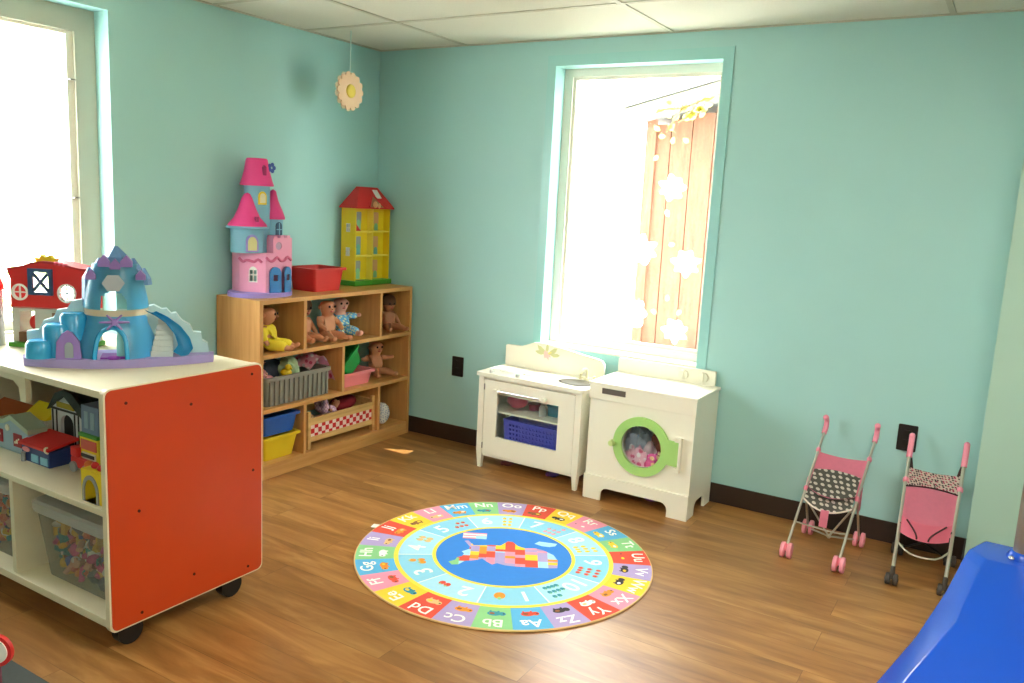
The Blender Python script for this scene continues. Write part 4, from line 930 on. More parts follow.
w = MB(); w.lathe([(.096, .5425), (.086, .5425), (.082, .52), (.074, .478), (.05, .468), (.0001, .468)], (SKX, SKY, 0), 36, sx=1., sy=.777); w.build('sink_basin', mat('brushed_basin', (112, 110, 106), .35, .8), PK, 50)
w = MB(); w.tube([(SKX+.01, .225, .54), (SKX+.01, .225, .585), (SKX+.008, .21, .6), (SKX+.004, .18, .598), (SKX+.002, .165, .58)], .0085, 10); w.cyl((SKX+.01, .225, .54), (SKX+.01, .225, .552), .016, .012, 14).tube([(SKX-.03, .23, .55), (SKX+.05, .23, .55)], .006, 8).cyl((SKX-.032, .23, .54), (SKX-.032, .23, .565), .009, None, 10).cyl((SKX+.052, .23, .54), (SKX+.052, .23, .565), .009, None, 10)
w.build('faucet', mat('cream_faucet', (232, 226, 190), .3), PK, 40)
for x, y in ((.11, .14), (.255, .15)):
    o = MB().lathe([(.06, .54), (.06, .5425), (.0001, .5425)], (x, y, 0), 28).build('burner', mat('burner_white', (226, 222, 208), .35), PK, 40)
for x in (.07, .235): MB().lathe([(.013, .54), (.012, .556), (.0001, .558)], (x, .015, 0), 16).build('knob', mat('knob_grey', (186, 186, 180), .3), PK, 40)
w = MB(); pr = [(-.01, .54), (-.01, .652), (.0, .657), (.09, .658), (.13, .672), (.17, .688), (.22, .694), (.27, .692), (.34, .684), (.42, .672), (.50, .66), (.57, .652), (.60, .644), (.615, .625), (.615, .54)]
w.plate(pr, [], XZ(KD-.012), .016); w.build('backsplash', WHITE, PK, 20)
w = MB()
for a, m_, L, cx, cz in ((2.4, 0, .075, .225, .655), (.7, 0, .07, .30, .655), (.1, 0, .06, .315, .635), (3.0, 0, .06, .215, .64), (1.5, 0, .05, .262, .67), (-.6, 1, .055, .265, .635), (-1.6, 1, .05, .25, .632), (-1.1, 1, .05, .262, .626), (.4, 2, .03, .28, .645)):
    w.plate(leafpoly(cx, cz, L, L*.38, a), [], XZ(KD-.0135-.0004*len(w.bm.faces) % .001), .0015, m_)
w.build('flower_decal', [mat('sage_decal', (206, 206, 150)), mat('blush_decal', (236, 190, 184)), mat('lemon_decal', (230, 220, 130))], PK)
# things inside the oven
bk = empty('toy_basket', (1.36, -.2, .083), -.015, 'bright blue perforated basket behind the glass of the play kitchen', 'basket')
w = MB(); T_ = lambda q: (lambda a, b, c: q(a, b, c))
holes = [rect(-.15+i*.0215, -.138+i*.0215, .03+j*.024, .042+j*.024) for i in range(14) for j in range(7)]
w.plate(rect(-.185, .185, 0, .205), holes, lambda a, b, c: (a*(.94+.06*b/.2), -.075+c-.01*b/.2, b), .004)
w.plate(rect(-.185, .185, 0, .205), [], lambda a, b, c: (a*(.94+.06*b/.2), .06-c, b), .004); w.plate(rect(-.073, .058, 0, .205), [], lambda a, b, c: (-.178+c, a, b), .004); w.plate(rect(-.073, .058, 0, .205), [], lambda a, b, c: (.174+c, a, b), .004); w.box(-.174, .174, -.075, .06, 0, .004)
w.build('basket_wall', mat('cobalt_plastic', (52, 62, 190), .4), bk)
w = MB(); w.plate(rrect(-.19, .19, -.09, .066, .01), [rrect(-.178, .178, -.078, .055, .008)], lambda a, b, c: (a, b, .2+c), .008); w.build('rim', MATS['cobalt_plastic'], bk)
o = tag(MB().ell((0, 0, .045), (.06, .06, .045), n=24).build('toy_pot', mat('rose_pot', (214, 80, 110), .35), None, 60), 'rose pink toy pot at the left of the oven shelf', 'toy pot'); o.location = (1.185, -.16, .329)
w = MB(); w.cyl((0, 0, 0), (0, 0, .03), .03, .034, 18).cyl((0, 0, .03), (0, 0, .036), .037, None, 18); o = tag(w.build('toy_pan', mat('maroon_pan', (140, 40, 60), .35), None, 40), 'small maroon toy pan next to the rose pot on the oven shelf', 'toy pan'); o.location = (1.275, -.13, .329)
w = MB(); w.cyl((0, 0, 0), (0, 0, .05), .02, .02, 16).cyl((0, 0, .05), (0, 0, .06), .014, .014, 12); o = tag(w.build('toy_jar', mat('pale_jar', (190, 196, 190), .35), None, 40), 'small pale toy jar standing in the middle of the oven shelf', 'toy jar'); o.location = (1.375, -.215, .329)
w = MB(); w.box(-.075, .075, -.05, .05, 0, .055, bevel=.008).box(-.08, .08, -.054, .054, .055, .064, bevel=.003); o = tag(w.build('toy_box', mat('teal_box', (30, 130, 150), .4), None, 40), 'teal toy box at the right of the oven shelf', 'toy box'); o.location = (1.47, -.15, .329)
for lab, x, y, c in (('small brown-red toy on the floor under left side of play kitchen', 1.16, -.2, (120, 60, 60)), ('small violet toy on the floor under right side of play kitchen', 1.45, -.2, (110, 70, 150))):
    w = MB(); w.ell((0, 0, .015), (.03, .018, .015)).ell((.025, .005, .024), .014).ell((-.025, -.008, .012), .012); o = tag(w.build('floor_toy', mat('floor_'+str(c[0]), c), None, 60), lab, 'toy'); o.location = (x, y, 0)

# ================================================================== toy dryer
DX, DY, DW, DD, DH = 1.718, -.352, .545, .335, .585
TD = empty('toy_dryer', (DX+DW/2, DY+DD/2, 0), 0, 'white wooden toy dryer with round lime green door under the window', 'toy dryer')
def archcut(x0, x1, y0, h, r=.035): return [(x0, y0), (x0, h-r)]+[(x0+r-r*math.cos(t), h-r+r*math.sin(t)) for t in (PI/6, PI/3, PI/2)]+[(x1-r+r*math.sin(t), h-r+r*math.cos(t)) for t in (0, PI/6, PI/3)]+[(x1, h-r), (x1, y0)]
ccx, ccz = DX+.29, .318
w = MB(); w.plate([(DX, .1)]+[(DX+DW, .1), (DX+DW, DH), (DX, DH)], [circ(ccx, ccz, .104, 40)], XZ(DY), .014); w.build('front_panel', WHITE, TD, world=True)
w = MB(); w.plate([(DX-.003, 0)]+archcut(DX+.092, DX+.445, 0, .068)+[(DX+DW+.003, 0), (DX+DW+.003, .125), (DX-.003, .125)], [], XZ(DY-.012), .012); w.build('kick_board', WHITE, TD, world=True)
for x in (DX, DX+DW-.014):
    w = MB(); w.plate([(DY+.014, 0)]+archcut(DY+.095, DY+.25, 0, .068)+[(DY+DD, 0), (DY+DD, DH), (DY+.014, DH)], [], YZ(x), .014); w.build('side_panel', WHITE, TD, world=True)
MB().box(DX+.014, DX+DW-.014, DY+DD-.012, DY+DD, .07, DH).build('back_panel', WHITE, TD, world=True)
MB().box(DX+.014, DX+DW-.014, DY+.014, DY+DD-.012, .1, .112).build('bottom_board', WHITE, TD, world=True)
MB().box(DX-.004, DX+DW+.004, DY-.008, DY, .515, DH, bevel=.002).build('top_rail', WHITE, TD, world=True)
MB().box(DX-.008, DX+DW+.008, DY-.012, DY+DD+.003, DH, .601, bevel=.004).build('top', WHITE, TD, world=True)
w = MB(); w.plate(rrect(DX+.0, DX+DW-.02, .601, .676, .008), [], XZ(DY+DD-.02), .02); w.build('control_panel', WHITE, TD, world=True)
for x in (DX+.36, DX+.465): MB().cyl((x, DY+DD-.032, .64), (x, DY+DD-.02, .64), .024, .026, 22).box(x-.004, x+.004, DY+DD-.042, DY+DD-.03, .618, .662).build('dial', mat('dial_white', (232, 228, 210), .35), TD, 40, world=True)
MB().box(DX+.065, DX+.19, DY-.0105, DY-.006, .548, .576).build('display', mat('display_grey', (104, 96, 90), .25), TD, world=True)
w = MB(); ring = circ(ccx, ccz, .147, 48)
n0 = [p for p in ring if not (p[0] > ccx+.12 and abs(p[1]-ccz) < .068)]
k = [i for i in range(len(n0)) if i and (n0[i][1]-n0[i-1][1]) > .1]
out = [(ccx+math.cos(t)*.147, ccz+math.sin(t)*.147) for t in [.42+(2*PI-.84)*i/44 for i in range(45)]]
out += [(ccx+.19, ccz-.062), (ccx+.19, ccz+.058)]
w.plate(out, [circ(ccx, ccz, .104, 40)], XZ(DY-.014), .014); dd = w.build('door', LIMEG, TD, 25, world=True)
MB().cyl((ccx, DY-.002, ccz), (ccx, DY+.001, ccz), .106, None, 40).build('glass', clear_mat('dryer_pane', (235, 242, 242), .02, .3), dd, world=True)
MB().cyl((ccx-.15, DY-.034, ccz-.006), (ccx-.15, DY-.012, ccz-.006), .014, .016, 16).build('knob', mat('pale_lime', (206, 226, 150), .4), dd, 40, world=True)
MB().box(ccx+.172, ccx+.196, DY-.026, DY-.0005, ccz+.061, ccz+.081, bevel=.002).box(ccx+.172, ccx+.196, DY-.026, DY-.0005, ccz-.086, ccz-.065, bevel=.002).box(ccx+.192, ccx+.205, DY-.024, DY, ccz-.086, ccz+.081, bevel=.002).build('hinge_block', WHITE, TD, world=True)
for i, (lab, dx, dy, z, sz, mt) in enumerate((('grey-blue doll clothes at the upper left inside the round dryer door', -.065, .12, .2, (.07, .06, .10), mat('greyblue_cloth', (160, 172, 192), .9)), ('rust red doll cloth at the upper right inside the round dryer door', .055, .14, .24, (.06, .05, .08), mat('rust_cloth', (150, 60, 40), .9)),
        ('pale pink doll dress at the bottom left inside the round dryer door', -.05, .06, .112, (.085, .045, .10), PNKC), ('hot pink flowered doll cloth at the lower right inside the round dryer door', .055, .06, .112, (.07, .045, .095), dots_mat('hot_pink_cloth', (226, 80, 150), (250, 200, 150), 24, .3)), ('lilac grey doll shirt in the middle of the round dryer door', .0, .11, .16, (.09, .05, .09), mat('lilacgrey_cloth', (206, 180, 192), .9)))):
    cloth(lab, (ccx+dx, DY+dy, z), sz, mt, 20+i, 'doll clothes', group='clothes in the toy dryer')
for lab, x, y, c in (('small purple toy on the floor under the toy dryer', 2.02, -.21, (140, 70, 150)), ('small green toy on the floor under the toy dryer', 2.13, -.17, (90, 150, 50))):
    w = MB(); w.ell((0, 0, .018), (.035, .02, .018)).ell((.03, .0, .026), .018).cyl((-.02, .01, .012), (-.05, .02, .012), .01, .006); o = tag(w.build('floor_toy', mat('floor_'+str(c[0]), c), None, 60), lab, 'toy'); o.location = (x, y, 0)

# ================================================================== outlets
for x, z, lab in ((.661, .466, 'black wall outlet between the shelf and the play kitchen'), (3.128, .503, 'black wall outlet behind the two doll strollers')):
    o = empty('wall_outlet', (x, 0, z), 0, lab, 'wall outlet')
    MB().plate(rrect(-.04, .04, -.06, .06, .005), [], XZ(-.006), .006).build('cover_plate', BLACK, o)
    for dz_ in (-.022, .022): MB().plate(rrect(-.017, .017, dz_-.014, dz_+.014, .006), [], XZ(-.008), .003).build('socket', mat('socket_black', (14, 14, 14), .3), o)

# ================================================================== paper daisy
da = empty('paper_daisy', (.25, -.53, 2.005), 0, 'peach paper daisy hanging on a string in the corner', 'decoration')
w = MB(); petal = []
for i in range(14):
    a0 = 2*PI*i/14
    for t, rr in ((-.5, .086), (-.3, .098), (0, .103), (.3, .098)): petal.append((rr*math.cos(a0+t*2*PI/14), rr*math.sin(a0+t*2*PI/14)))
w.plate(petal, [], YZ(-.008), .008); w.build('petals', mat('peach_paper', (242, 204, 170), .8), da)
w = MB(); w.plate([(p[0]*1.03, p[1]*1.03) for p in [(math.cos(.22)*a-math.sin(.22)*b, math.sin(.22)*a+math.cos(.22)*b) for a, b in petal]], [], YZ(-.018), .006); w.build('back_petals', mat('cream_paper', (240, 226, 200), .8), da)
w = MB(); w.ell((.002, 0, 0), (.012, .036, .036), n=20); w.build('flower_centre', mat('yellow_paper', (232, 204, 90), .8), da, 60)
MB().tube([(-.005, 0, .1), (-.005, 0, H-2.005)], .0028, 6, smooth=1).build('string', mat('pale_string', (190, 222, 214), .7), da)

# ================================================================== doll strollers
PKF = mat('pink_stroller_fabric', (244, 150, 176), .85, var=.06, scale=60, bump=.15); DOTF = dots_mat('grey_dotted_fabric', (106, 106, 98), (236, 232, 220), 36, .30, rand=.25)
FLOR = dots_mat('ditsy_print_fabric', (236, 214, 206), (196, 70, 110), 85, .34, dot2=(80, 60, 66)); PGRIP = mat('pink_grip', (246, 150, 174), .45); PWHEEL = mat('pink_wheel', (246, 156, 172), .5); ALU = mat('silver_tube', (196, 192, 180), .3, .6); BINDING = mat('brown_binding', (70, 40, 44), .8); GREYW = mat('grey_wheel', (70, 62, 56), .5)
def wheelpair(name, parent, p, r, m, wd=.018, gap=.0145, ax=Vector((1, 0, 0))):
    p = Vector(p)
    for s in (-1, 1):
        c = p+ax*gap*s
        w = MB(); prof = [(-wd/2, r*.8), (-wd/2*.8, r*.97), (0, r), (wd/2*.8, r*.97), (wd/2, r*.8)]
        q = ax.to_track_quat('Z', 'Y'); n = 22; rings = [[c+q@Vector((rr*math.cos(2*PI*k/n), rr*math.sin(2*PI*k/n), a)) for k in range(n)] for a, rr in prof]
        w.loft(rings); w.cyl(c-ax*wd*.62, c+ax*wd*.62, r*.3, None, 12); w.build(name, m, parent, 50, world=True)
def lerp(a, b, t): return tuple(a[i]+(b[i]-a[i])*t for i in range(3))
# stroller with the dotted seat
sa = empty('doll_stroller', (2.88, -.3, 0), 0, 'pink doll stroller with grey white-dotted seat pad', 'doll stroller')
L0, L1 = (2.757, -.478, .05), (2.79, -.062, .50); Q0, Q1 = (2.975, -.492, .05), (3.008, -.062, .50)
for a, b, s in ((L0, L1, -1), (Q0, Q1, 1)):
    MB().tube([a, lerp(a, b, .5), b], .0058, 10, smooth=1).build('frame_tube', ALU, sa, 50, world=True)
    c = lerp(a, b, .985); MB().tube([lerp(a, b, .95), lerp(a, b, 1.0), (b[0], b[1]+.006, b[2]+.03), (b[0]+s*.002, b[1]-.012, b[2]+.05)], .0115, 10).ell((b[0]+s*.002, b[1]-.012, b[2]+.05), .0135, n=12).build('handle', PGRIP, sa, 50, world=True)
    j = lerp(a, b, .80); MB().ell(j, (.011, .011, .015), n=12).build('joint', PGRIP, sa, 60, world=True)
    wheelpair('front_wheel', sa, (a[0], a[1], .034), .034, PWHEEL)
    MB().cyl((a[0], a[1], .03), (a[0], a[1]+.004, .062), .007, .008, 10).build('wheel_fork', PGRIP, sa, 40, world=True)
RL, RR = (2.775, -.135, .03), (3.0, -.145, .03)
for a, b, wq in ((L0, L1, RL), (Q0, Q1, RR)):
    m_ = lerp(a, b, .47); MB().tube([m_, wq], .0052, 10, smooth=1).build('rear_leg', ALU, sa, 50, world=True); wheelpair('rear_wheel', sa, (wq[0], wq[1], .034), .034, PWHEEL)
    MB().ell(m_, (.01, .012, .016), n=12).build('hinge', PGRIP, sa, 60, world=True)
mc = (2.895, -.305, .075)
w = MB(); w.tube([lerp(L0, L1, .2), (2.83, -.395, .135), (2.93, -.395, .13), lerp(Q0, Q1, .2)], .0035, 8); w.build('footrest_bar', ALU, sa, 50, world=True)
w = MB(); w.tube([lerp(L0, L1, .42), mc, RR], .0045, 8, smooth=1).tube([lerp(Q0, Q1, .42), mc, RL], .0045, 8, smooth=1).ell(mc, .01, n=10); w.build('cross_brace', ALU, sa, 50, world=True)
def fabric(mb, fn, nu=10, nv=12, th=.003): mb.sheet([[fn(i/nu, j/nv) for i in range(nu+1)] for j in range(nv+1)], 0, th)
def backpt(uu, v, a=L0, b=L1, c=Q0, d=Q1, t0=.46, t1=.79, sag=.02):
    t = t0+(t1-t0)*v; p = lerp(a, b, t); q = lerp(c, d, t); r_ = lerp(p, q, uu); k = 4*uu*(1-uu)
    return (r_[0], r_[1]+sag*k*(1-.5*v), r_[2]-.012*k*v)
w = MB(); fabric(w, backpt); w.build('backrest', PKF, sa, 60, world=True)
def seatpt(uu, v):                                           # seat dips between the tubes and comes forward
    p = lerp(L0, L1, .54); q = lerp(Q0, Q1, .54); f0 = lerp(p, q, uu); k = 4*uu*(1-uu)
    return (f0[0], f0[1]+.03-.13*(1-v)*(.55+.45*k), f0[2]-.04-.02*k+.03*(1-v))
w = MB(); fabric(w, seatpt); w.build('seat', PKF, sa, 60, world=True)
def padpt(uu, v):
    t = .39+.25*v; a_ = lerp(L0, L1, t); b_ = lerp(Q0, Q1, t); e = .04+.01*v; k = 4*uu*(1-uu)
    r_ = lerp(a_, b_, e+(1-2*e)*uu); return (r_[0], r_[1]-.012-.035*k*(1-v)**1.2, r_[2]+.004-.028*k*(1-v)+.012*k*v)
w = MB(); fabric(w, padpt, 14, 14, .006); w.build('seat_pad', DOTF, sa, 60, world=True)
w = MB(); w.tube([padpt(i/10, 0) for i in range(11)], .004, 8, smooth=1); w.build('pad_piping', mat('white_piping', (236, 226, 214), .7), sa, 50, world=True)
c = padpt(.5, 0); w = MB(); w.sheet([[(c[0]-.018, c[1]-.006-.004*j, c[2]-.018*j+.01), (c[0]+.016, c[1]-.006-.004*j, c[2]-.018*j+.01)] for j in range(5)], 0, .004); w.build('crotch_strap', PKF, sa, 60, world=True)
for a, b, s in ((L0, L1, -1), (Q0, Q1, 1)):
    p = lerp(a, b, .5); w = MB(); w.sheet([[(p[0]+s*.004, p[1]+.0+.0*j, p[2]+.02-.026*j), (p[0]+s*.008, p[1]+.05, p[2]+.03-.026*j)] for j in range(5)], 0, .004); w.build('side_wing', PKF, sa, 60, world=True)

# stroller with the floral back
sb = empty('doll_stroller', (3.27, -.3, 0), 0, 'pink doll stroller with floral printed back, beside the wall corner', 'doll stroller')
L0, L1 = (3.178, -.478, .04), (3.152, -.075, .445); Q0, Q1 = (3.368, -.462, .04), (3.366, -.075, .445)
for a, b in ((L0, L1), (Q0, Q1)):
    MB().tube([a, b], .0075, 10, smooth=1).build('frame_tube', ALU, sb, 50, world=True)
    d_ = (Vector(b)-Vector(a)).normalized(); g0 = Vector(b); up = Vector((0, .02, .085))
    MB().tube([g0-d_*.01, g0+up*.2, g0+up], .0125, 12).ell(g0+up, .0125, n=12).build('handle', PGRIP, sb, 50, world=True)
    MB().ell(lerp(a, b, .78), (.013, .013, .016), n=12).build('joint', PGRIP, sb, 60, world=True)
    wheelpair('front_wheel', sb, (a[0], a[1], .024), .024, GREYW); MB().cyl((a[0], a[1], .024), (a[0], a[1]+.01, .075), .011, .009, 10).build('wheel_fork', GREYW, sb, 40, world=True)
RL, RR = (3.158, -.12, .025), (3.366, -.12, .025)
for a, b, wq in ((L0, L1, RL), (Q0, Q1, RR)):
    MB().tube([lerp(a, b, .55), wq], .005, 10, smooth=1).build('rear_leg', BLACK, sb, 50, world=True); wheelpair('rear_wheel', sb, (wq[0], wq[1], .025), .025, GREYW)
w = MB(); w.tube([lerp(L0, L1, .27), (3.23, -.42, .125), (3.32, -.41, .122), lerp(Q0, Q1, .27)], .004, 8); w.build('footrest_bar', ALU, sb, 50, world=True)
w = MB(); w.tube([RL, lerp(Q0, Q1, .4)], .004, 8, smooth=1).tube([RR, lerp(L0, L1, .4)], .004, 8, smooth=1); w.build('cross_brace', BLACK, sb, 50, world=True)
def bpt(uu, v): return backpt(uu, v, L0, L1, Q0, Q1, .63, .90, .012)
w = MB(); fabric(w, lambda a, b: bpt(.03+.94*a, b), 12, 8); w.build('printed_back', FLOR, sb, 60, world=True)
def bpt2(uu, v):
    p = backpt(.02+.96*uu, v, L0, L1, Q0, Q1, .38, .74, .02); k = 4*uu*(1-uu); return (p[0], p[1]-.008, p[2]+.018*k*v)
w = MB(); fabric(w, bpt2, 12, 10); w.build('backrest', PKF, sb, 60, world=True)
w = MB(); w.tube([(q[0], q[1]-.004, q[2]) for q in [bpt2(i/12, 1.) for i in range(13)]], .0035, 8, smooth=1); w.build('back_piping', BINDING, sb, 50, world=True)
def spt(uu, v):
    p = lerp(L0, L1, .50-.14*(1-v)); q = lerp(Q0, Q1, .50-.14*(1-v)); e = .03+.02*(1-v); r_ = lerp(p, q, e+(1-2*e)*uu); k = 4*uu*(1-uu); return (r_[0], r_[1]-.03-.028*k, r_[2]-.012*k)
w = MB(); fabric(w, spt, 12, 8, .005); w.build('seat', mat('deep_pink_fabric', (242, 136, 162), .85), sb, 60, world=True)
for e0, e1, e2 in ((.12, .22, .36), (.9, .78, .6)):
    w = MB(); P = []
    for t in range(9):
        q = t/8; uu = e0+(e2-e0)*math.sin(q*PI/2); v = .95-.85*q+.0*q; p = spt(uu, v); P.append((p[0], p[1]-.005, p[2]))
    w.tube(P, .0035, 8, smooth=1); w.build('leg_piping', BINDING, sb, 50, world=True)
for a, b, s in ((L0, L1, 1), (Q0, Q1, -1)):
    w = MB(); G = []
    for j in range(7): p = lerp(a, b, .70+.28*j/6); G.append([(p[0]+s*.004, p[1]+.008, p[2]), (p[0]+s*.022*(.5+.5*math.sin(j*.52)), p[1]+.015, p[2])])
    w.sheet(G, 0, .004); w.build('side_binding', BINDING, sb, 60, world=True)
    MB().tube([lerp(a, b, .42), tuple(Vector(lerp(a, b, .42))+Vector((s*.02, -.01, -.003)))], .006, 8, smooth=1).build('seat_clip', GREYW, sb, 40, world=True)

# ================================================================== blue play base with a pole
BLUE = mat('glossy_blue_plastic', (20, 76, 190), .22, var=.05, scale=5)
pb = empty('play_stand', (3.6, -1.35, 0), 0, 'large glossy blue plastic play stand at the right edge', 'play equipment')
rings = [[(3.182, -1.605, 0), (3.30, -.95, 0), (3.85, -.95, 0), (3.95, -1.9, 0), (3.2, -1.9, 0)],
    [(3.252, -1.487, .1), (3.35, -.95, .1), (3.85, -.95, .1), (3.92, -1.76, .1), (3.268, -1.755, .1)],
    [(3.33, -1.33, .2), (3.4, -.93, .2), (3.82, -.93, .2), (3.88, -1.6, .2), (3.334, -1.6, .2)],
    [(3.39, -1.15, .3), (3.44, -.9, .3), (3.8, -.9, .3), (3.84, -1.36, .295), (3.430, -1.36, .295)],
    [(3.425, -1.02, .388), (3.47, -.88, .395), (3.78, -.88, .395), (3.80, -1.09, .39), (3.475, -1.09, .385)],
    [(3.435, -.99, .402), (3.48, -.885, .407), (3.77, -.89, .405), (3.79, -1.05, .405), (3.485, -1.05, .402)]]
w = MB(); w.loft(rings); bo = w.build('base', BLUE, pb, None, world=True)
bv = bo.modifiers.new('round', 'BEVEL'); bv.width = .014; bv.segments = 3; bv.limit_method = 'ANGLE'; bv.angle_limit = .2
for p in bo.data.polygons: p.use_smooth = True
bo.data.set_sharp_from_angle(angle=math.radians(60))
MB().cyl((3.585, -.975, .40), (3.585, -.975, 1.05), .028, .028, 24).build('pole', mat('pole_grey', (150, 142, 136), .3, .7), pb, 40, world=True)
MB().lathe([(.044, .39), (.044, .41), (.034, .425), (.029, .427)], (3.585, -.975, 0), 24).build('pole_collar', BLUE, pb, 40, world=True)
MB().ell((3.555, -1.02, .412), (.01, .01, .008), n=12).build('bolt', CHROME, pb, 60, world=True)
MB().ell((3.64, -1.0, .425), (.03, .03, .03), n=14).build('red_knob', REDP, pb, 60, world=True)

# ================================================================== play mat and toy sign, lower left
MATG = mat('slate_mat', (78, 84, 84), .9, var=.08, scale=80, bump=.2)
pm = empty('play_mat', (1.0, -3.25, 0), 0, 'dark grey play mat on the floor at the lower left corner', 'mat')
MB().plate(rrect(.35, 1.62, -3.75, -2.80, .03), [], lambda a, b, c: (a, b, c), .007).build('mat_base', MATG, pm, world=True)
MB().plate(circ(1.12, -2.95, .075, 24, .05), [], lambda a, b, c: (a, b, .007+c), .001).build('green_patch', mat('mat_green', (86, 130, 96), .9), pm, world=True)
ts = empty('toy_sign', (1.232, -2.95, .0075), math.radians(25), 'round white toy road sign with red rim on the dark mat', 'toy sign')
MB().lathe([(.04, 0), (.038, .008), (.012, .014)], n=20).build('foot', mat('plum_foot', (110, 50, 70)), ts, 40)
MB().cyl((0, 0, .012), (0, 0, .15), .006, None, 12).build('post', mat('plum_post', (110, 50, 70)), ts, 40)
MB().cyl((0, -.008, .185), (0, .004, .185), .045, None, 32).build('rim', REDP, ts, 40); MB().cyl((0, -.011, .185), (0, -.008, .185), .034, None, 32).build('face', WHITEP, ts, 40)

# ================================================================== round alphabet rug
RGX, RGY, RR_ = 1.785, -1.23, .615
C6 = {'blue': (92, 178, 226), 'green': (142, 204, 140), 'purple': (176, 158, 208), 'red': (228, 84, 64), 'yellow': (248, 206, 56), 'pink': (240, 150, 176), 'ring': (246, 222, 84), 'sky': (140, 206, 232), 'sea': (52, 132, 220), 'white': (244, 244, 238), 'brown': (150, 96, 56), 'black': (60, 56, 60), 'orange': (240, 150, 50), 'tan': (230, 190, 130), 'teal': (60, 150, 170), 'paleblue': (170, 220, 240)}
KEYS = list(C6); RM = [mat('rug_'+k_, C6[k_], .9, var=.04, scale=60, bump=.15) for k_ in KEYS]; MI = {k_: i for i, k_ in enumerate(KEYS)}
rg = MB()
rg.lathe([(RR_-.004, 0), (RR_, .003), (RR_-.002, .007), (.0001, .007)], n=96, mi=MI['tan'])
def sector(r0, r1, a0, a1, z, c, n=8):
    P = [(r1*math.cos(a0+(a1-a0)*i/n), r1*math.sin(a0+(a1-a0)*i/n), z) for i in range(n+1)]+[(r0*math.cos(a1-(a1-a0)*i/n), r0*math.sin(a1-(a1-a0)*i/n), z) for i in range(n+1)]
    rg.face(P, MI[c])
def disc(x, y, rx_, ry_, z, c, ang=0., n=14):
    ca_, sa_ = math.cos(ang), math.sin(ang)
    rg.face([(x+ca_*rx_*math.cos(t)-sa_*ry_*math.sin(t), y+sa_*rx_*math.cos(t)+ca_*ry_*math.sin(t), z) for t in [2*PI*i/n for i in range(n)]], MI[c])
_fc = {}
def glyphs(txt):
    if txt not in _fc:
        cu = bpy.data.curves.new('t', 'FONT'); cu.body = txt; cu.size = 1.; cu.align_x = 'CENTER'; cu.align_y = 'CENTER'; cu.resolution_u = 3; cu.offset = .015
        ob = bpy.data.objects.new('t', cu); COL.objects.link(ob); dg = bpy.context.evaluated_depsgraph_get(); dg.update()
        me = bpy.data.meshes.new_from_object(ob.evaluated_get(dg)); _fc[txt] = ([v.co.copy() for v in me.vertices], [list(p.vertices) for p in me.polygons])
        bpy.data.objects.remove(ob); bpy.data.curves.remove(cu); bpy.data.meshes.remove(me)
    return _fc[txt]
def text(txt, rr, a, size, z, c):
    V, Fs = glyphs(txt); e_r = Vector((math.cos(a), math.sin(a))); e_t = Vector((math.sin(a), -math.cos(a)))     # tops outward, read clockwise
    vs = [rg.bm.verts.new((*(e_r*(rr+v.y*size)+e_t*v.x*size), z)) for v in V]
    for f_ in Fs:
        try: k_ = rg.bm.faces.new([vs[i] for i in f_]); k_.material_index = MI[c]
        except ValueError: pass
Z1, Z2, Z3, Z4 = .0074, .0078, .0082, .0086
cyc = ['blue', 'green', 'purple', 'red', 'yellow', 'pink']
cols = {i: cyc[i % 6] for i in range(26)}; cols.update({20: 'red', 21: 'purple', 22: 'yellow', 23: 'pink', 24: 'red', 25: 'purple'})
st = 2*PI/26; A0 = math.radians(-48)
pics = ['red', 'teal', 'orange', 'tan', 'teal', 'red', 'orange', 'white', 'tan', 'orange', 'brown', 'tan', 'orange', 'teal', 'orange', 'brown', 'black', 'pink', 'yellow', 'yellow', 'red', 'black', 'black', 'orange', 'white', 'black']
rr_ = random.Random(11)
for i in range(26):
    a = A0-st*i
    sector(.452, RR_-.006, a-st/2, a+st/2, Z1, cols[i])
    text(chr(65+i)+chr(97+i), (.566), a, .072, Z3, 'white')
    c = pics[i]; px, py = .50*math.cos(a), .50*math.sin(a); tx, ty = -math.sin(a), math.cos(a)
    disc(px, py, .026, .016, Z2, c, a+PI/2); disc(px+tx*.028, py+ty*.028, .014, .013, Z3, c); disc(px+tx*.034, py+ty*.034, .004, .004, Z4, 'black', n=8)
    disc(px-tx*.008, py-ty*.008, .010, .007, Z3, rr_.choice(['white', 'yellow', 'tan', 'brown']), a+PI/2)
    for s in (-1, 1): disc(px+tx*.014*s-.014*math.cos(a), py+ty*.014*s-.014*math.sin(a), .005, .008, Z2, c, a+PI/2, 8)
sector(.436, .454, 0, 2*PI-1e-4, Z2, 'ring', 96)
st2 = 2*PI/10; B0 = math.radians(-53)
sector(.29, .436, 0, 2*PI-1e-4, Z1, 'sky', 96)
dotc = ['orange', 'red', 'orange', 'tan', 'red', 'yellow', 'pink', 'yellow', 'red', 'teal']
for i in range(10):
    a = B0-st2*i
    if i % 2: sector(.29, .436, a-st2/2, a+st2/2, Z2-.0002, 'paleblue')
    sector(.29, .436, a-st2/2-.006, a-st2/2+.006, Z2, 'white', 2)
    text(str((i % 10)+1), .365, a+.13, .105, Z3, 'white')
    n = i+1
    for k in range(n):
        rows = 1 if n < 3 else 2 if n < 6 else 3; per = math.ceil(n/rows); q, rw = k % per, k//per
        aa = a-.13+(q-(per-1)/2)*(.07 if per < 4 else .055); rr2 = .363+(rw-(rows-1)/2)*.036; s = .022 if n == 1 else .013 if n < 5 else .0095
        disc(rr2*math.cos(aa), rr2*math.sin(aa), s*1.2, s, Z3, dotc[i], aa); disc((rr2+s)*math.cos(aa), (rr2+s)*math.sin(aa), s*.5, s*.35, Z4, 'green', aa, 8)
sector(.282, .297, 0, 2*PI-1e-4, Z3, 'ring', 96)
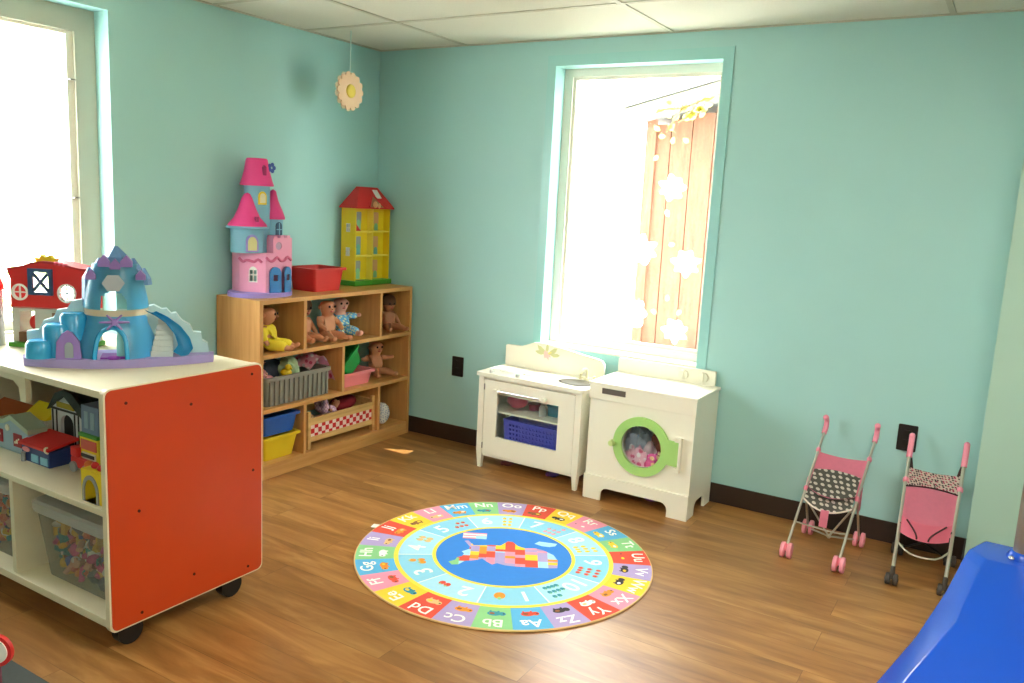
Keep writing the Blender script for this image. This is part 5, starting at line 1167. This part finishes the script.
disc(0, 0, .283, .283, Z2, 'sea', 0, 64)
# patchwork country map, printed upside down to the door side
US = [(-.225, .095), (-.19, .1), (-.05, .098), (-.02, .093), (.01, .078), (.03, .092), (.05, .07), (.07, .045), (.085, .055), (.11, .066), (.135, .07), (.16, .105), (.185, .11), (.2, .085), (.175, .065), (.17, .045), (.15, .03), (.145, .005), (.155, -.012), (.125, -.04), (.125, -.06), (.15, -.115), (.135, -.12), (.11, -.075), (.065, -.08), (.04, -.085), (.0, -.085), (-.03, -.13), (-.05, -.125), (-.07, -.09), (-.1, -.07), (-.14, -.075), (-.175, -.06), (-.215, -.02), (-.23, .03)]
rot180 = math.radians(31)+PI
def clip(poly, axis, val, keep_greater):
    out_ = []
    for p, q in zip(poly, poly[1:]+poly[:1]):
        ip_ = (p[axis] >= val) == keep_greater; iq = (q[axis] >= val) == keep_greater
        if ip_: out_.append(p)
        if ip_ != iq: t = (val-p[axis])/(q[axis]-p[axis]); out_.append((p[0]+t*(q[0]-p[0]), p[1]+t*(q[1]-p[1])))
    return out_
cr_, sr_ = math.cos(rot180), math.sin(rot180)
def mp(p, z): return (cr_*(p[0]+.015)*1.04-sr_*p[1]*1.08, sr_*(p[0]+.015)*1.04+cr_*p[1]*1.08, z)
rc = random.Random(5); xs = [-.24, -.19, -.15, -.10, -.06, -.02, .02, .055, .085, .12, .16, .21]
mc_ = ['yellow', 'pink', 'red', 'green', 'purple', 'paleblue', 'orange']
last = None
for i in range(11):
    ys = [-.14]+sorted(rc.uniform(-.075, .08) for _ in range(4))+[.12]
    for j in range(5):
        P = clip(clip(clip(clip(US, 0, xs[i], True), 0, xs[i+1], False), 1, ys[j], True), 1, ys[j+1], False)
        if len(P) > 2:
            c = rc.choice([k_ for k_ in mc_ if k_ != last]); last = c; rg.face([mp(p, Z4) for p in P], MI[c])
rg.face([mp(p, Z3) for p in [(-.235, -.13), (-.16, -.145), (-.14, -.12), (-.17, -.10), (-.2, -.095), (-.225, -.105)]], MI['paleblue'])
for k, c in enumerate(['pink', 'white', 'pink', 'white', 'pink']): rg.face([mp(p, Z3) for p in rect(.06, .16, -.20+.012*k, -.188+.012*k)], MI[c])
rg.face([mp(p, Z4) for p in rect(.06, .105, -.17, -.14)], MI['paleblue'])
ru = rg.build('alphabet_rug', RM); ru.location = (RGX, RGY, .0005)
tag(ru, 'round colourful alphabet and number rug with a map centre on the floor', 'rug')
a = math.radians(-147-0); w = MB(); w.box(-.02, .02, -.018, .018, 0, .002)
o = w.build('care_tag', mat('tag_white', (236, 232, 224), .8), ru); tag(o, 'small white tag'); o.location = (.622*math.cos(math.radians(-172)), .622*math.sin(math.radians(-172)), .004); o.rotation_euler = (0, 0, .3)

# ------------------------------------------------------------------ view
vs = scene.view_settings; vs.view_transform = 'Standard'; vs.look = 'None'; vs.gamma = 1.; vs.use_curve_mapping = False; vs.exposure = 1.06
scene.display_settings.display_device = 'sRGB'
